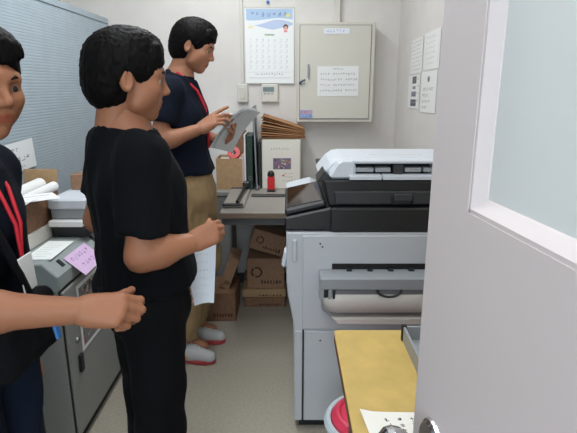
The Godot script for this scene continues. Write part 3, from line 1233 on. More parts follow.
# ---------------------------------------------------------------- work desk along the back wall
func carton(called: String, ctr: Vector3, size: Vector3, turn: Basis, m: String, label: String, mark: int, group := "") -> Node3D:
	# ctr is the middle of the underside
	var o := thing(called, ctr, label, "box", group)
	var T := Transform3D(turn, ctr)
	var g := G.new()
	g.t = T
	g.box(Vector3(0, size.y / 2, 0), size, 0.003)
	part("body", g, M[m], o)
	# lid flaps with the slit between them, and tape over it
	for s in [-1.0, 1.0]:
		g = G.new()
		g.t = T
		g.box(Vector3(0, size.y + 0.0015, s * (size.z / 4 + 0.0007)), Vector3(size.x - 0.004, 0.003, size.z / 2 - 0.003), 0.001)
		part("flap", g, M[m], o)
	g = G.new()
	g.t = T
	g.box(Vector3(0, size.y + 0.0032, 0), Vector3(size.x - 0.002, 0.0006, 0.045))
	part("tape", g, M.tape_brown, o)
	if mark > 0:
		# ring mark and a line of print on the end facing the room
		g = G.new()
		g.t = T
		var cx := -size.x * 0.24
		var cy := size.y * 0.55
		var r := minf(size.x, size.y) * 0.13
		for k in 20:
			if k % 7 == 6:
				continue
			var a := TAU * k / 20.0
			var b := TAU * (k + 1) / 20.0
			var z := size.z / 2 + 0.0006
			g.face([Vector3(cx + r * cos(a), cy + r * sin(a), z), Vector3(cx + r * 1.45 * cos(a), cy + r * 1.45 * sin(a), z), Vector3(cx + r * 1.45 * cos(b), cy + r * 1.45 * sin(b), z), Vector3(cx + r * cos(b), cy + r * sin(b), z)])
		part("ring_mark", g, M.print_brown, o)
	if mark != 0:
		g = G.new()
		g.t = T
		var rr := RandomNumberGenerator.new()
		rr.seed = 300 + absi(mark)
		var z := size.z / 2 + 0.0005
		var yy := size.y * 0.14
		var hh := minf(0.026, size.y * 0.2)
		for k in 7:
			var x0 := -size.x * 0.1 + size.x * 0.08 * k
			g.box(Vector3(x0, yy + hh / 2, z), Vector3(size.x * rr.randf_range(0.02, 0.05), hh * rr.randf_range(0.5, 1.0), 0.0006))
			g.box(Vector3(x0, yy + hh * rr.randf_range(0.2, 0.8), z), Vector3(size.x * 0.06, hh * 0.18, 0.0006))
		part("print", g, M.print_brown, o)
	return o

func desk() -> void:
	var o := thing("work_desk", V(0.15, 0, 2.78), "grey topped desk against the back wall beside the copier", "desk")
	var g := G.new()
	g.bx(-0.339, 0.64, 0.672, 0.70, 2.372, 3.185, 0.003)
	part("desktop", g, M.desk_grey, o)
	g = G.new()
	g.bx(-0.339, 0.64, 0.671, 0.698, 2.366, 2.374, 0.002)
	part("front_edge", g, M.desk_edge, o)
	g = G.new()
	g.bx(-0.33, 0.63, 0.63, 0.672, 2.40, 2.42)
	part("rail", g, M.desk_leg, o)
	g = G.new()
	g.bx(-0.33, 0.63, 0.63, 0.672, 3.15, 3.17)
	part("rail", g, M.desk_leg, o)
	for q in [[0.61, 2.42], [0.61, 3.14]]:
		g = G.new()
		g.bx(q[0] - 0.02, q[0] + 0.02, 0, 0.672, q[1] - 0.02, q[1] + 0.02, 0.003)
		part("leg", g, M.desk_leg, o)
	# low cabinet that carries on the top towards the steel cabinet
	o = thing("low_cabinet", V(-0.7, 0, 3.04), "low grey cabinet against the back wall left of the desk", "cabinet")
	g = G.new()
	g.bx(-1.065, -0.345, 0.05, 0.672, 2.90, 3.185, 0.003)
	part("body", g, M.shredder_grey, o)
	g = G.new()
	g.bx(-1.07, -0.3405, 0.672, 0.70, 2.88, 3.188, 0.003)
	part("top", g, M.desk_grey, o)
	g = G.new()
	g.bx(-1.06, -0.35, 0.0, 0.05, 2.92, 3.18)
	part("plinth", g, M.groove_black, o)
	for i in 2:
		g = G.new()
		g.bx(-1.06 + i * 0.356, -0.708 + i * 0.356, 0.06, 0.665, 2.888, 2.902, 0.002)
		var d2 := part("door", g, M.shredder_grey, o)
		g = G.new()
		g.bx(-0.735 + i * 0.055, -0.722 + i * 0.055, 0.36, 0.44, 2.876, 2.889, 0.003)
		part("handle", g, M.steel, d2)
	# under the desk
	var G1 := "cartons stored under the desk"
	carton("paper_carton", V(-0.145, 0, 2.97), Vector3(0.245, 0.062, 0.33), Basis(), "cardboard_dark", "flat brown carton at the bottom of the pile under the desk", -3, G1)
	carton("paper_carton", V(-0.152, 0.0665, 2.97), Vector3(0.262, 0.046, 0.34), Basis(Vector3.UP, 0.03), "cardboard_light", "flat tan carton, second from the floor in the pile under the desk", -4, G1)
	carton("paper_carton", V(-0.137, 0.1165, 2.975), Vector3(0.225, 0.185, 0.31), Basis(), "cardboard", "upright brown carton with ring mark in the middle of the under-desk pile", 5, G1)
	carton("paper_carton", V(-0.140, 0.339, 2.975), Vector3(0.205, 0.125, 0.29), Basis(Vector3(0, 0, 1), -0.29), "cardboard", "brown carton with ring mark lying tilted on top of the under-desk pile", 6, G1)
	carton("paper_carton", V(-0.40, 0, 2.74), Vector3(0.20, 0.17, 0.26), Basis(), "cardboard_dark", "dark brown carton standing alone beside the under-desk pile", -7, G1)
	# narrow carton leaning on the one behind
	carton("paper_carton", V(-0.372, 0.178, 2.76), Vector3(0.06, 0.19, 0.18), Basis(Vector3(0, 0, 1), -0.36), "cardboard", "narrow brown carton leaning slantwise beside the under-desk pile", -8, G1)
func desk_things() -> void:
	var g := G.new()
	# guillotine paper cutter
	var o := thing("paper_cutter", V(-0.28, 0.7, 2.68), "guillotine paper cutter with black arm on the desk", "paper cutter")
	g = G.new()
	g.bx(-0.336, -0.225, 0.7008, 0.716, 2.47, 2.90, 0.003)
	part("bed", g, M.desk_grey, o)
	g = G.new()
	g.bx(-0.336, -0.232, 0.714, 0.724, 2.455, 2.478, 0.002)
	part("front_stop", g, M.black_plastic, o)
	g = G.new()
	g.bx(-0.336, -0.235, 0.715, 0.722, 2.885, 2.90, 0.002)
	part("rear_stop", g, M.black_plastic, o)
	g = G.new()
	g.tube([V(-0.262, 0.727, 2.49), V(-0.256, 0.734, 2.68), V(-0.246, 0.745, 2.875)], [0.009, 0.008, 0.010], 10)
	part("blade_arm", g, M.black_plastic, o)
	g = G.new()
	g.bx(-0.268, -0.226, 0.715, 0.760, 2.865, 2.90, 0.006)
	part("pivot", g, M.black_plastic, o)
	# black bar
	g = G.new()
	g.bx(-0.208, -0.012, 0.7008, 0.711, 2.73, 2.765, 0.003)
	single("black_ruler", V(-0.11, 0.7, 2.75), g, M.black_plastic, "flat black ruler lying on the grey desk", "ruler")
	# red stapler standing on end
	o = thing("hand_stapler", V(-0.102, 0.7, 2.875), "red and black hand stapler standing upright before the white box", "stapler")
	g = G.new()
	g.prism(PackedVector2Array([Vector2(-0.021, 0.012), Vector2(0.021, 0.012), Vector2(0.022, 0.07), Vector2(0.019, 0.095), Vector2(-0.019, 0.095), Vector2(-0.022, 0.07)]), -0.013, 0.013, 0.004, Transform3D(Basis(), V(-0.102, 0.7, 2.875)))
	part("grip", g, M.red_plastic, o)
	g = G.new()
	g.lathe([Vector2(0.021, 0.09), Vector2(0.021, 0.104), Vector2(0.018, 0.115), Vector2(0.011, 0.123), Vector2(0, 0.126)], 18, Transform3D(Basis(), V(-0.102, 0.7, 2.875)), 0.7)
	part("nose", g, M.black_plastic, o)
	g = G.new()
	g.bx(-0.126, -0.078, 0.7005, 0.714, 2.862, 2.888, 0.003)
	part("base", g, M.black_plastic, o)
	# white box with printed picture
	var im := blank(230, 300, rgb(226, 222, 212))
	glyphs(im, 50, 42, 7, 15, rgb(110, 110, 112), 401)
	dab(im, 64, 108, 112, 70, rgb(120, 104, 122))
	var rr := RandomNumberGenerator.new()
	rr.seed = 12
	for k in 40:
		dab(im, 64 + rr.randi() % 100, 108 + rr.randi() % 60, 6 + rr.randi() % 8, 5 + rr.randi() % 8, [rgb(176, 92, 96), rgb(70, 66, 84), rgb(196, 186, 190), rgb(128, 110, 150), rgb(150, 160, 120)][rr.randi() % 5])
	for i in 3:
		glyphs(im, 128, 200 + i * 22, 4, 14, rgb(130, 130, 134), 402 + i)
	dab(im, 120, 214, 14, 8, rgb(200, 70, 70))
	o = thing("printed_box", V(-0.043, 0.7, 3.06), "white carton with a small colour picture standing on the desk", "box")
	g = G.new()
	g.bx(-0.158, 0.072, 0.7005, 0.994, 2.951, 3.17, 0.003)
	part("body", g, M.box_cream, o)
	g = G.new()
	g.card(V(-0.152, 0.989, 2.9500), Vector3(0.218, 0, 0), Vector3(0, -0.284, 0), 0.001)
	part("front_print", g, printed(im), o)
	g = G.new()
	g.bx(-0.156, 0.07, 0.994, 0.997, 2.953, 3.06, 0.001)
	part("flap", g, M.box_cream, o)
	g = G.new()
	g.bx(-0.156, 0.07, 0.994, 0.997, 3.062, 3.168, 0.001)
	part("flap", g, M.box_cream, o)
	# kraft envelopes piled on it, fanned: each opens a little more than the one below
	for i in 9:
		var ang := -0.035 * i - (0.02 if i > 5 else 0.0)
		var pivot := V(0.098 - 0.004 * (i % 3), 1.001 + 0.0068 * i, 3.055)
		var w := 0.258 + 0.006 * sin(i * 2.1)
		var b := Basis(Vector3(0, 0, 1), ang) * Basis(Vector3.UP, 0.05 * sin(i * 1.7))
		var lab: String = ["lowest brown kraft envelope of the pile on the white carton", "second lowest brown kraft envelope of the pile on the white carton", "third lowest brown kraft envelope of the pile on the white carton", "fourth lowest brown kraft envelope of the pile on the white carton", "middle brown kraft envelope of the pile on the white carton", "fourth brown kraft envelope from the top of the pile", "third brown kraft envelope from the top of the pile", "second brown kraft envelope from the top of the pile", "topmost brown kraft envelope of the pile on the white carton"][i]
		var e := thing("kraft_envelope", pivot + b * Vector3(-w / 2, 0, 0), lab, "envelope", "kraft envelopes piled on the white carton")
		g = G.new()
		g.t = Transform3D(b, pivot)
		# bulging pocket
		var prof := PackedVector2Array([Vector2(0, 0.0008), Vector2(-w * 0.2, 0.0), Vector2(-w, 0.0), Vector2(-w, 0.0058), Vector2(-w * 0.8, 0.0075), Vector2(-w * 0.35, 0.007), Vector2(0, 0.004)])
		g.prism(prof, -0.095, 0.095, 0.001)
		part("pocket", g, M.kraft if i % 3 != 1 else M.kraft_dark, e)
		g = G.new()
		g.t = Transform3D(b, pivot)
		g.box(Vector3(-w * 0.93, 0.0068, 0), Vector3(w * 0.14, 0.0015, 0.188), 0.0004)
		part("flap", g, M.kraft_dark if i % 3 != 1 else M.kraft, e)
	# upright boards and binder left of the white carton
	g = G.new()
	g.bx(-0.258, -0.250, 0.7005, 1.03, 2.90, 3.17, 0.001)
	single("foam_board", V(-0.254, 0.7, 3.04), g, M.paper, "thin white foam board standing upright beside the dark green binder", "panel")
	o = thing("ring_binder", V(-0.228, 0.7, 3.04), "dark green ring binder standing upright between white and grey boards", "binder")
	g = G.new()
	g.bx(-0.246, -0.211, 0.7005, 1.02, 2.93, 3.17, 0.003)
	part("cover", g, M.green_binder, o)
	g = G.new()
	g.lathe([Vector2(0.009, 0.0), Vector2(0.013, 0.001), Vector2(0.013, 0.003), Vector2(0.009, 0.003)], 18, Transform3D(Basis(Vector3(1, 0, 0), PI / 2), V(-0.228, 0.77, 2.93)))
	part("finger_ring", g, M.steel, o)
	g = G.new()
	g.box(V(-0.196, 0.945, 3.03), Vector3(0.012, 0.485, 0.20), 0.003, Basis(Vector3(0, 0, 1), 0.03))
	o = single("metal_clipboard", V(-0.196, 0.7, 3.03), g, M.steel, "tall grey metal board standing upright beside the white carton", "board")
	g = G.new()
	g.bx(-0.181, -0.162, 0.7005, 0.98, 2.97, 3.17, 0.002)  # black filler put in where there is only a dark gap
	single("dark_gap_filler", V(-0.174, 0.7, 3.07), g, M.black_plastic, "slim black filler added for the dark gap next to the white carton", "binder")
	g = G.new()
	g.lathe([Vector2(0.004, 0.03), Vector2(0.013, 0.03), Vector2(0.016, 0.015), Vector2(0.013, 0.0), Vector2(0.004, 0.0)], 20, Transform3D(Basis(), V(-0.185, 0.7005, 2.92)))
	single("tape_reel", V(-0.185, 0.7, 2.92), g, M.steel, "small steel reel on the desk before the upright boards", "reel")
	# open cardboard box with red reel in it
	o = thing("open_carton", V(-0.345, 0.7, 3.04), "open tan carton with a pinkish side standing on the desk", "box")
	for q in [["wall", -0.43, -0.262, 2.945, 2.950], ["wall", -0.43, -0.262, 3.12, 3.125], ["wall", -0.43, -0.425, 2.95, 3.12]]:
		g = G.new()
		g.bx(q[1], q[2], 0.7205, 0.885, q[3], q[4], 0.001)
		part(q[0], g, M.cardboard_light, o)
	g = G.new()
	g.bx(-0.275, -0.262, 0.7205, 0.905, 2.942, 3.12, 0.001)
	part("side_pad", g, mk("carton_pink", rgb(206, 178, 172), 0.8), o, "pinkish side of the carton")
	g = G.new()
	g.bx(-0.43, -0.262, 0.7005, 0.722, 2.945, 3.125, 0.001)
	part("bottom", g, M.cardboard_light, o)
	g = G.new()
	g.lathe([Vector2(0.014, 0.0), Vector2(0.036, 0.0), Vector2(0.038, 0.004), Vector2(0.038, 0.032), Vector2(0.036, 0.036), Vector2(0.014, 0.036), Vector2(0.014, 0.0)], 28, Transform3D(Basis(Vector3(1, 0, 0), 1.1), V(-0.325, 0.902, 3.0)))
	single("red_tape_roll", V(-0.325, 0.9, 3.0), g, M.red_plastic, "red roll of tape lying on top of the open carton", "tape")
	g = G.new()
	g.bx(-0.42, -0.28, 0.7225, 0.872, 2.965, 3.11, 0.003)
	single("inner_pack", V(-0.35, 0.72, 3.04), g, M.paper_grey, "pale pack of paper inside the open carton", "paper pack")
	carton("storage_carton", V(-0.300, 0.7005, 3.157), Vector3(0.074, 0.33, 0.05), Basis(), "cardboard_dark", "tall narrow dark carton standing behind the open carton", 0)
	# white document case behind the reading person
	o = thing("document_case", V(-0.56, 0.7, 3.05), "white document case with a lilac top edge on the desk", "case")
	g = G.new()
	g.bx(-0.80, -0.345, 0.7005, 1.11, 3.132, 3.180, 0.004)
	part("body", g, M.paper, o)
	g = G.new()
	g.bx(-0.803, -0.342, 1.111, 1.128, 3.129, 3.183, 0.004)
	part("lid", g, mk("lilac_plastic", rgb(186, 190, 220), 0.5), o)
	g = G.new()
	g.box(V(-0.42, 1.134, 3.13), Vector3(0.16, 0.008, 0.10), 0.002, Basis(Vector3(0, 0, 1), 0.0))
	# a stack of papers lies over the case and the carton
	# (kept as one ream: its sheets cannot be told apart)
	single("paper_ream", V(-0.42, 1.13, 3.13), g, M.paper, "white sheaf of paper lying on top of the document case", "paper")

# ---------------------------------------------------------------- left side: steel cabinet, shredder and its load
func left_side() -> void:
	var o := thing("steel_cabinet", V(-1.33, 0, 1.75), "tall blue grey steel cabinet with fine horizontal ribs along the left wall", "cabinet")
	var g := G.new()
	g.bx(-1.59, -1.086, 0.0, 1.685, 0.35, 3.19)
	part("carcass", g, M.grey_steel, o)
	# ribbed front: one pressed sheet
	g = G.new()
	var pitch := 0.0125
	var y := 0.06
	while y < 1.655:
		var a := V(-1.0855, y, 0.352)
		var b := V(-1.0855, y, 3.188)
		var h1 := Vector3(0.0007, 0.003, 0)
		var h2 := Vector3(0.0007, 0.009, 0)
		var h3 := Vector3(0, 0.012, 0)
		var h4 := Vector3(0, pitch, 0)
		g.face([a, a + h1, b + h1, b])
		g.face([a + h1, a + h2, b + h2, b + h1])
		g.face([a + h2, a + h3, b + h3, b + h2])
		g.face([a + h3, a + h4, b + h4, b + h3])
		y += pitch
	part("ribbed_front", g, M.grey_steel, o)
	g = G.new()
	g.bx(-1.59, -1.079, 1.658, 1.69, 0.345, 3.19, 0.003)
	part("top_frame", g, M.grey_steel, o)
	g = G.new()
	g.bx(-1.59, -1.078, 0.0, 0.06, 0.345, 3.19, 0.002)
	part("base_frame", g, M.desk_leg, o)
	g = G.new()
	g.bx(-1.30, -1.085, 1.6905, 1.702, 2.15, 2.56, 0.002)  # strip put in for the shade along the cabinet top edge
	single("top_edge_shade_strip", V(-1.19, 1.69, 2.36), g, M.edge_brown, "thin brown strip added for the shade on top of the steel cabinet", "board")
	# notice taped to the cabinet
	var im := blank(230, 140, rgb(226, 229, 231))
	glyphs(im, 60, 24, 3, 24, rgb(50, 52, 58), 501)
	glyphs(im, 26, 70, 6, 26, rgb(60, 62, 68), 502)
	glyphs(im, 40, 112, 7, 16, rgb(110, 112, 118), 503)
	g = G.new()
	g.card(V(-1.078, 1.078, 1.83), Vector3(0.0, 0.012, -0.285), Vector3(0, -0.118, -0.012))
	single("cabinet_notice", V(-1.08, 0.96, 1.98), g, printed(im), "white handwritten notice taped to the steel cabinet", "notice")
	# shredder
	o = thing("office_shredder", V(-0.91, 0, 1.85), "grey floor standing shredder with sloping top panel and front door", "shredder")
	g = G.new()
	g.bx(-1.07, -0.775, 0.04, 0.63, 1.56, 2.16, 0.004)
	part("body", g, M.shredder_grey, o)
	g = G.new()
	g.bx(-1.06, -0.785, 0.0, 0.045, 1.58, 2.14)
	part("base", g, M.groove_black, o)
	g = G.new()
	g.prism(PackedVector2Array([Vector2(-1.07, 0.628), Vector2(-1.07, 0.73), Vector2(-0.815, 0.73), Vector2(-0.766, 0.683), Vector2(-0.766, 0.640), Vector2(-0.775, 0.628)]), -2.165, -1.555, 0.004)
	part("head", g, M.shredder_top, o)
	g = G.new()
	g.bx(-0.778, -0.764, 0.052, 0.622, 1.572, 2.15, 0.003)
	var dr := part("door", g, M.shredder_grey, o)
	g = G.new()
	g.bx(-0.7755, -0.7725, 0.045, 0.629, 1.563, 2.158)
	part("door_gap", g, M.groove_black, o)
	g = G.new()
	g.bx(-0.765, -0.752, 0.285, 0.355, 1.625, 1.652, 0.004)
	part("handle", g, M.black_plastic, dr)
	g = G.new()
	g.lathe([Vector2(0, 0.008), Vector2(0.009, 0.008), Vector2(0.011, 0)], 18, Transform3D(Basis(Vector3(0, 0, 1), -PI / 2), V(-0.764, 0.412, 1.637)))
	part("lock", g, M.steel, dr)
	# poster with photographs on the door
	im = blank(200, 250, rgb(222, 222, 220))
	var rr := RandomNumberGenerator.new()
	rr.seed = 77
	dab(im, 14, 14, 172, 222, rgb(120, 118, 116))
	for k in 130:
		dab(im, 14 + rr.randi() % 156, 14 + rr.randi() % 204, 6 + rr.randi() % 14, 5 + rr.randi() % 16, [rgb(86, 60, 60), rgb(60, 62, 66), rgb(164, 160, 156), rgb(138, 90, 96), rgb(98, 110, 104), rgb(190, 184, 180)][rr.randi() % 6])
	dab(im, 14, 122, 172, 6, rgb(222, 222, 220))
	g = G.new()
	g.card(V(-0.763, 0.603, 1.672), Vector3(0, 0, -0.225), Vector3(0, -0.258, 0))
	part("picture_sheet", g, printed(im), dr)
	# lilac labels hanging over the slope
	var slope := (V(-0.766, 0.683, 0) - V(-0.815, 0.73, 0)).normalized()
	var sn := Vector3(0.69, 0.72, 0)
	for q in [[1.665, 0.185, 511], [1.955, 0.115, 512]]:
		im = blank(200, 110, rgb(214, 184, 220))
		glyphs(im, 24, 16, 6 if q[2] == 511 else 4, 24, rgb(120, 84, 140), q[2])
		glyphs(im, 50, 62, 4 if q[2] == 511 else 3, 24, rgb(120, 84, 140), q[2] + 10)
		g = G.new()
		var top := V(-0.803, 0.7185, q[0]) + sn * 0.003
		var rows := []
		for j in 5:
			var row := []
			var dn: Vector3 = slope * (0.012 + 0.021 * j) + Vector3(0.003, -0.001, 0) * j
			for i in 3:
				row.append(top + dn + Vector3(0, 0, -q[1] * i / 2.0))
			rows.append(row)
		g.sheet(rows)
		part("lilac_label", g, printed(im), o, "lilac paper label with writing")
		g = G.new()
		g.box(V(-0.79, 0.7065, q[0] - 0.03) + sn * 0.001, Vector3(0.03, 0.002, 0.022), 0, Basis(slope, sn, slope.cross(sn)))
		part("slot", g, M.groove_black, o)
	# sheet of text on top
	im = blank(160, 220, rgb(236, 240, 238))
	for i in 7:
		glyphs(im, 18, 24 + i * 26, 5 + (i * 3) % 4, 12, rgb(96, 104, 100), 530 + i)
	g = G.new()
	g.card(V(-0.908, 0.7315, 1.81), Vector3(0.096, 0, 0), Vector3(0.008, 0, 0.21))
	single("instruction_sheet", V(-0.85, 0.7305, 1.71), g, printed(im), "white sheet of printed instructions lying on the shredder top", "paper")
	# white carton under, cardboard box on it
	g = G.new()
	g.bx(-1.068, -0.922, 0.7305, 0.785, 1.63, 1.98, 0.003)
	single("white_carton", V(-1.0, 0.73, 1.8), g, M.device_white, "low white carton on the shredder under the brown box", "box")
	o = thing("open_box", V(-1.0, 0.7855, 1.8), "brown open cardboard box holding rolled paper on the shredder", "box")
	for q in [[-0.936, -0.931, 1.63, 1.98], [-1.068, -1.063, 1.63, 1.98], [-1.063, -0.936, 1.63, 1.635], [-1.063, -0.936, 1.975, 1.98]]:
		g = G.new()
		g.bx(q[0], q[1], 0.7865, 0.895, q[2], q[3], 0.001)
		part("side", g, M.cardboard_dark, o)
	g = G.new()
	g.bx(-1.063, -0.936, 0.7857, 0.792, 1.635, 1.975)
	part("bottom", g, M.cardboard, o)
	g = G.new()
	g.box(V(-0.998, 0.935, 1.986), Vector3(0.135, 0.085, 0.004), 0.001, Basis(Vector3(1, 0, 0), -0.12))
	part("flap", g, M.cardboard_light, o)
	for q in [[-1.022, 0.885, 0.026, "thick white paper roll lying in the brown open box"], [-0.968, 0.878, 0.019, "thin white paper roll lying in the brown open box"]]:
		g = G.new()
		var prof := [Vector2(q[2] * 0.45, 0.0), Vector2(q[2], 0.0), Vector2(q[2], 0.33), Vector2(q[2] * 0.45, 0.33), Vector2(q[2] * 0.45, 0.0)]
		var dirv := V(0.05, 0.03, 0.33).normalized()
		var sx := Vector3.UP.cross(dirv).normalized()
		g.lathe(prof, 24, Transform3D(Basis(sx, dirv, sx.cross(dirv)), V(q[0] - 0.02, q[1] + 0.005, 1.645)))
		single("paper_roll", V(q[0], q[1] - q[2], 1.8), g, M.paper, q[3], "paper roll", "paper rolls in the brown box")
	im = blank(200, 110, rgb(236, 236, 235))
	dab(im, 20, 30, 150, 6, rgb(150, 152, 156))
	glyphs(im, 30, 60, 8, 13, rgb(140, 142, 148), 551)
	g = G.new()
	g.card(V(-0.962, 0.921, 1.73), Vector3(0.060, -0.014, -0.14), Vector3(0.055, -0.010, 0.055))
	single("loose_sheet", V(-0.93, 0.89, 1.76), g, printed(im), "loose white sheet jutting out over the brown open box", "paper")
	g = G.new()
	rowsheet(g, -0.945)
	single("loose_sheet", V(-0.92, 0.895, 1.70), g, M.paper, "curled plain white sheet on the rim of the brown open box", "paper")
	# small printer
	o = thing("small_printer", V(-0.865, 0.7305, 1.99), "small white and black printer on the shredder behind the sheet", "printer")
	g = G.new()
	g.bx(-0.918, -0.782, 0.7305, 0.778, 1.86, 2.14, 0.004)
	part("base", g, M.black_plastic, o)
	g = G.new()
	g.bx(-0.916, -0.786, 0.7785, 0.802, 1.835, 2.13, 0.003)
	part("paper_tray", g, M.paper, o)
	g = G.new()
	g.bx(-0.914, -0.785, 0.8025, 0.842, 1.865, 2.14, 0.003)
	part("body", g, M.copier_grey, o)
	g = G.new()
	g.bx(-0.92, -0.778, 0.8425, 0.882, 1.855, 2.145, 0.006)
	part("cover", g, M.copier_pale, o)
	carton("small_carton", V(-0.852, 0.8825, 2.085), Vector3(0.10, 0.06, 0.09), Basis(), "cardboard", "small brown carton on top of the small printer", 0)

func rowsheet(g: G, x0: float) -> void:
	var rows := []
	for j in 6:
		var row := []
		for i in 6:
			var s := i / 5.0
			var tt := j / 5.0
			row.append(V(x0 + 0.05 * s, 0.899 + 0.008 * sin(tt * 3.0) * s + 0.004 * s, lerpf(1.78, 1.635, tt)))
		rows.append(row)
	g.sheet(rows)

# ---------------------------------------------------------------- people
# head in its own frame: z forward, y up, x to the person's left; appended to the body mesh g
func add_head(g: G, xf: Transform3D, skin: Color, cell: float) -> void:
	var F := Field.new()
	F.k = 0.012
	var p := F.part(0.022)
	p.bones = [
		ell(Vector3(0, 0.03, -0.014), Vector3(0.073, 0.080, 0.091)),
		ell(Vector3(0, -0.034, 0.028), Vector3(0.056, 0.070, 0.055)),
		cap(Vector3(0, -0.088, 0.056), Vector3(0, -0.086, 0.060), 0.017, 0.017),
		cap(Vector3(0.038, -0.022, 0.052), Vector3(0.044, -0.06, 0.02), 0.024, 0.02),
		cap(Vector3(-0.038, -0.022, 0.052), Vector3(-0.044, -0.06, 0.02), 0.024, 0.02),
		cap(Vector3(0.012, 0.022, 0.074), Vector3(0.04, 0.02, 0.062), 0.012, 0.011),
		cap(Vector3(-0.012, 0.022, 0.074), Vector3(-0.04, 0.02, 0.062), 0.012, 0.011)]
	p.holes = [ell(Vector3(0.031, 0.0, 0.095), Vector3(0.016, 0.011, 0.016)), ell(Vector3(-0.031, 0.0, 0.095), Vector3(0.016, 0.011, 0.016))]
	p.hk = 0.014
	p = F.part(0.006)
	p.bones = [
		cap(Vector3(0, 0.008, 0.080), Vector3(0, -0.024, 0.097), 0.0065, 0.0095),
		cap(Vector3(0.010, -0.029, 0.087), Vector3(0.006, -0.028, 0.091), 0.0065, 0.006),
		cap(Vector3(-0.010, -0.029, 0.087), Vector3(-0.006, -0.028, 0.091), 0.0065, 0.006)]
	p = F.part(0.004)
	p.bones = [
		cap(Vector3(-0.016, -0.052, 0.078), Vector3(0.016, -0.052, 0.078), 0.0055, 0.0055),
		cap(Vector3(-0.013, -0.062, 0.077), Vector3(0.013, -0.062, 0.077), 0.006, 0.006),
		cap(Vector3(0, -0.052, 0.080), Vector3(0, -0.052, 0.081), 0.006, 0.006)]
	for s in [-1.0, 1.0]:
		p = F.part(0.006)
		p.bones = [ell(Vector3(s * 0.074, -0.006, -0.010), Vector3(0.009, 0.029, 0.018), Basis(Vector3.UP, s * 0.45) * Basis(Vector3.RIGHT, -0.15))]
		p.holes = [ell(Vector3(s * 0.083, -0.004, -0.004), Vector3(0.006, 0.019, 0.010), Basis(Vector3.UP, s * 0.45))]
	p = F.part(0.02)
	p.bones = [cap(Vector3(0, -0.04, -0.026), Vector3(0, -0.16, -0.036), 0.047, 0.046)]
	var keep := g.t
	g.t = g.t * xf
	grow(g, F, cell, null, 0.0, skin, Vector3.ONE, true)
	g.t = keep

func add_face_parts(o: Node3D, xf: Transform3D) -> void:
	for s in [-1.0, 1.0]:
		var g := G.new()
		g.t = xf * Transform3D(Basis(), Vector3(s * 0.031, 0.000, 0.0672))
		var base := 0
		for j in 9:
			for i in 17:
				var a := PI * j / 16.0
				var b := TAU * i / 16.0
				var nrm := Vector3(sin(a) * cos(b), sin(a) * sin(b), cos(a))
				var col := Color(0.5, 0.48, 0.46)
				if j < 4:
					col = Color(0.012, 0.008, 0.006)
				g.vert(nrm * 0.0108, nrm, Vector2.ZERO, col)
		for j in 8:
			for i in 16:
				var q := base + j * 17 + i
				g.ix.append_array([q, q + 1, q + 17, q + 1, q + 18, q + 17])
		part("eye", g, M.eye, o)
		g = G.new()
		g.t = xf
		g.tube([Vector3(s * 0.014, 0.0195, 0.0855), Vector3(s * 0.028, 0.0245, 0.082), Vector3(s * 0.044, 0.0205, 0.070)], [0.0028, 0.0034, 0.0018], 8)
		part("eyebrow", g, M.hair, o)

# short hair cap with a fringe; nape length down the back
func add_hair(o: Node3D, xf: Transform3D, cell: float, nape: float, fringe: float, seed_no: int) -> void:
	var F := Field.new()
	F.k = 0.012
	var p := F.part(0.02)
	p.bones = [
		ell(Vector3(0, 0.036, -0.016), Vector3(0.083, 0.087, 0.101)),
		ell(Vector3(0, -0.01, -0.045), Vector3(0.070, 0.085, 0.072)),
		ell(Vector3(0.01, 0.085, 0.01), Vector3(0.058, 0.04, 0.07))]
	# the face, the ears and the nape stay free
	p.holes = [
		ell(Vector3(0, fringe - 0.115, 0.10), Vector3(0.078, 0.115, 0.085)),
		ell(Vector3(0.083, -0.035, 0.005), Vector3(0.03, 0.045, 0.03)),
		ell(Vector3(-0.083, -0.035, 0.005), Vector3(0.03, 0.045, 0.03))]
	p.hk = 0.010
	p.cuts = [Plane(Vector3(0, -1, 0.35).normalized(), -nape)]
	# locks of the fringe
	p = F.part(0.006)
	var r := RandomNumberGenerator.new()
	r.seed = seed_no
	for i in 9:
		var x := -0.06 + 0.015 * i
		var zt := sqrt(maxf(0.0, 1.0 - pow(x / 0.086, 2)))
		p.bones.append(cap(Vector3(x * 0.8, 0.080, 0.045 + 0.02 * zt), Vector3(x + r.randf_range(-0.008, 0.008), fringe + r.randf_range(-0.006, 0.012), 0.016 + 0.063 * zt), 0.012, 0.005))
	var n := FastNoiseLite.new()
	n.frequency = 1.0
	n.seed = seed_no
	var g := G.new()
	g.t = xf
	grow(g, F, cell, n, 0.0045, Color.WHITE, Vector3(150, 24, 110))
	part("hair", g, M.hair, o)

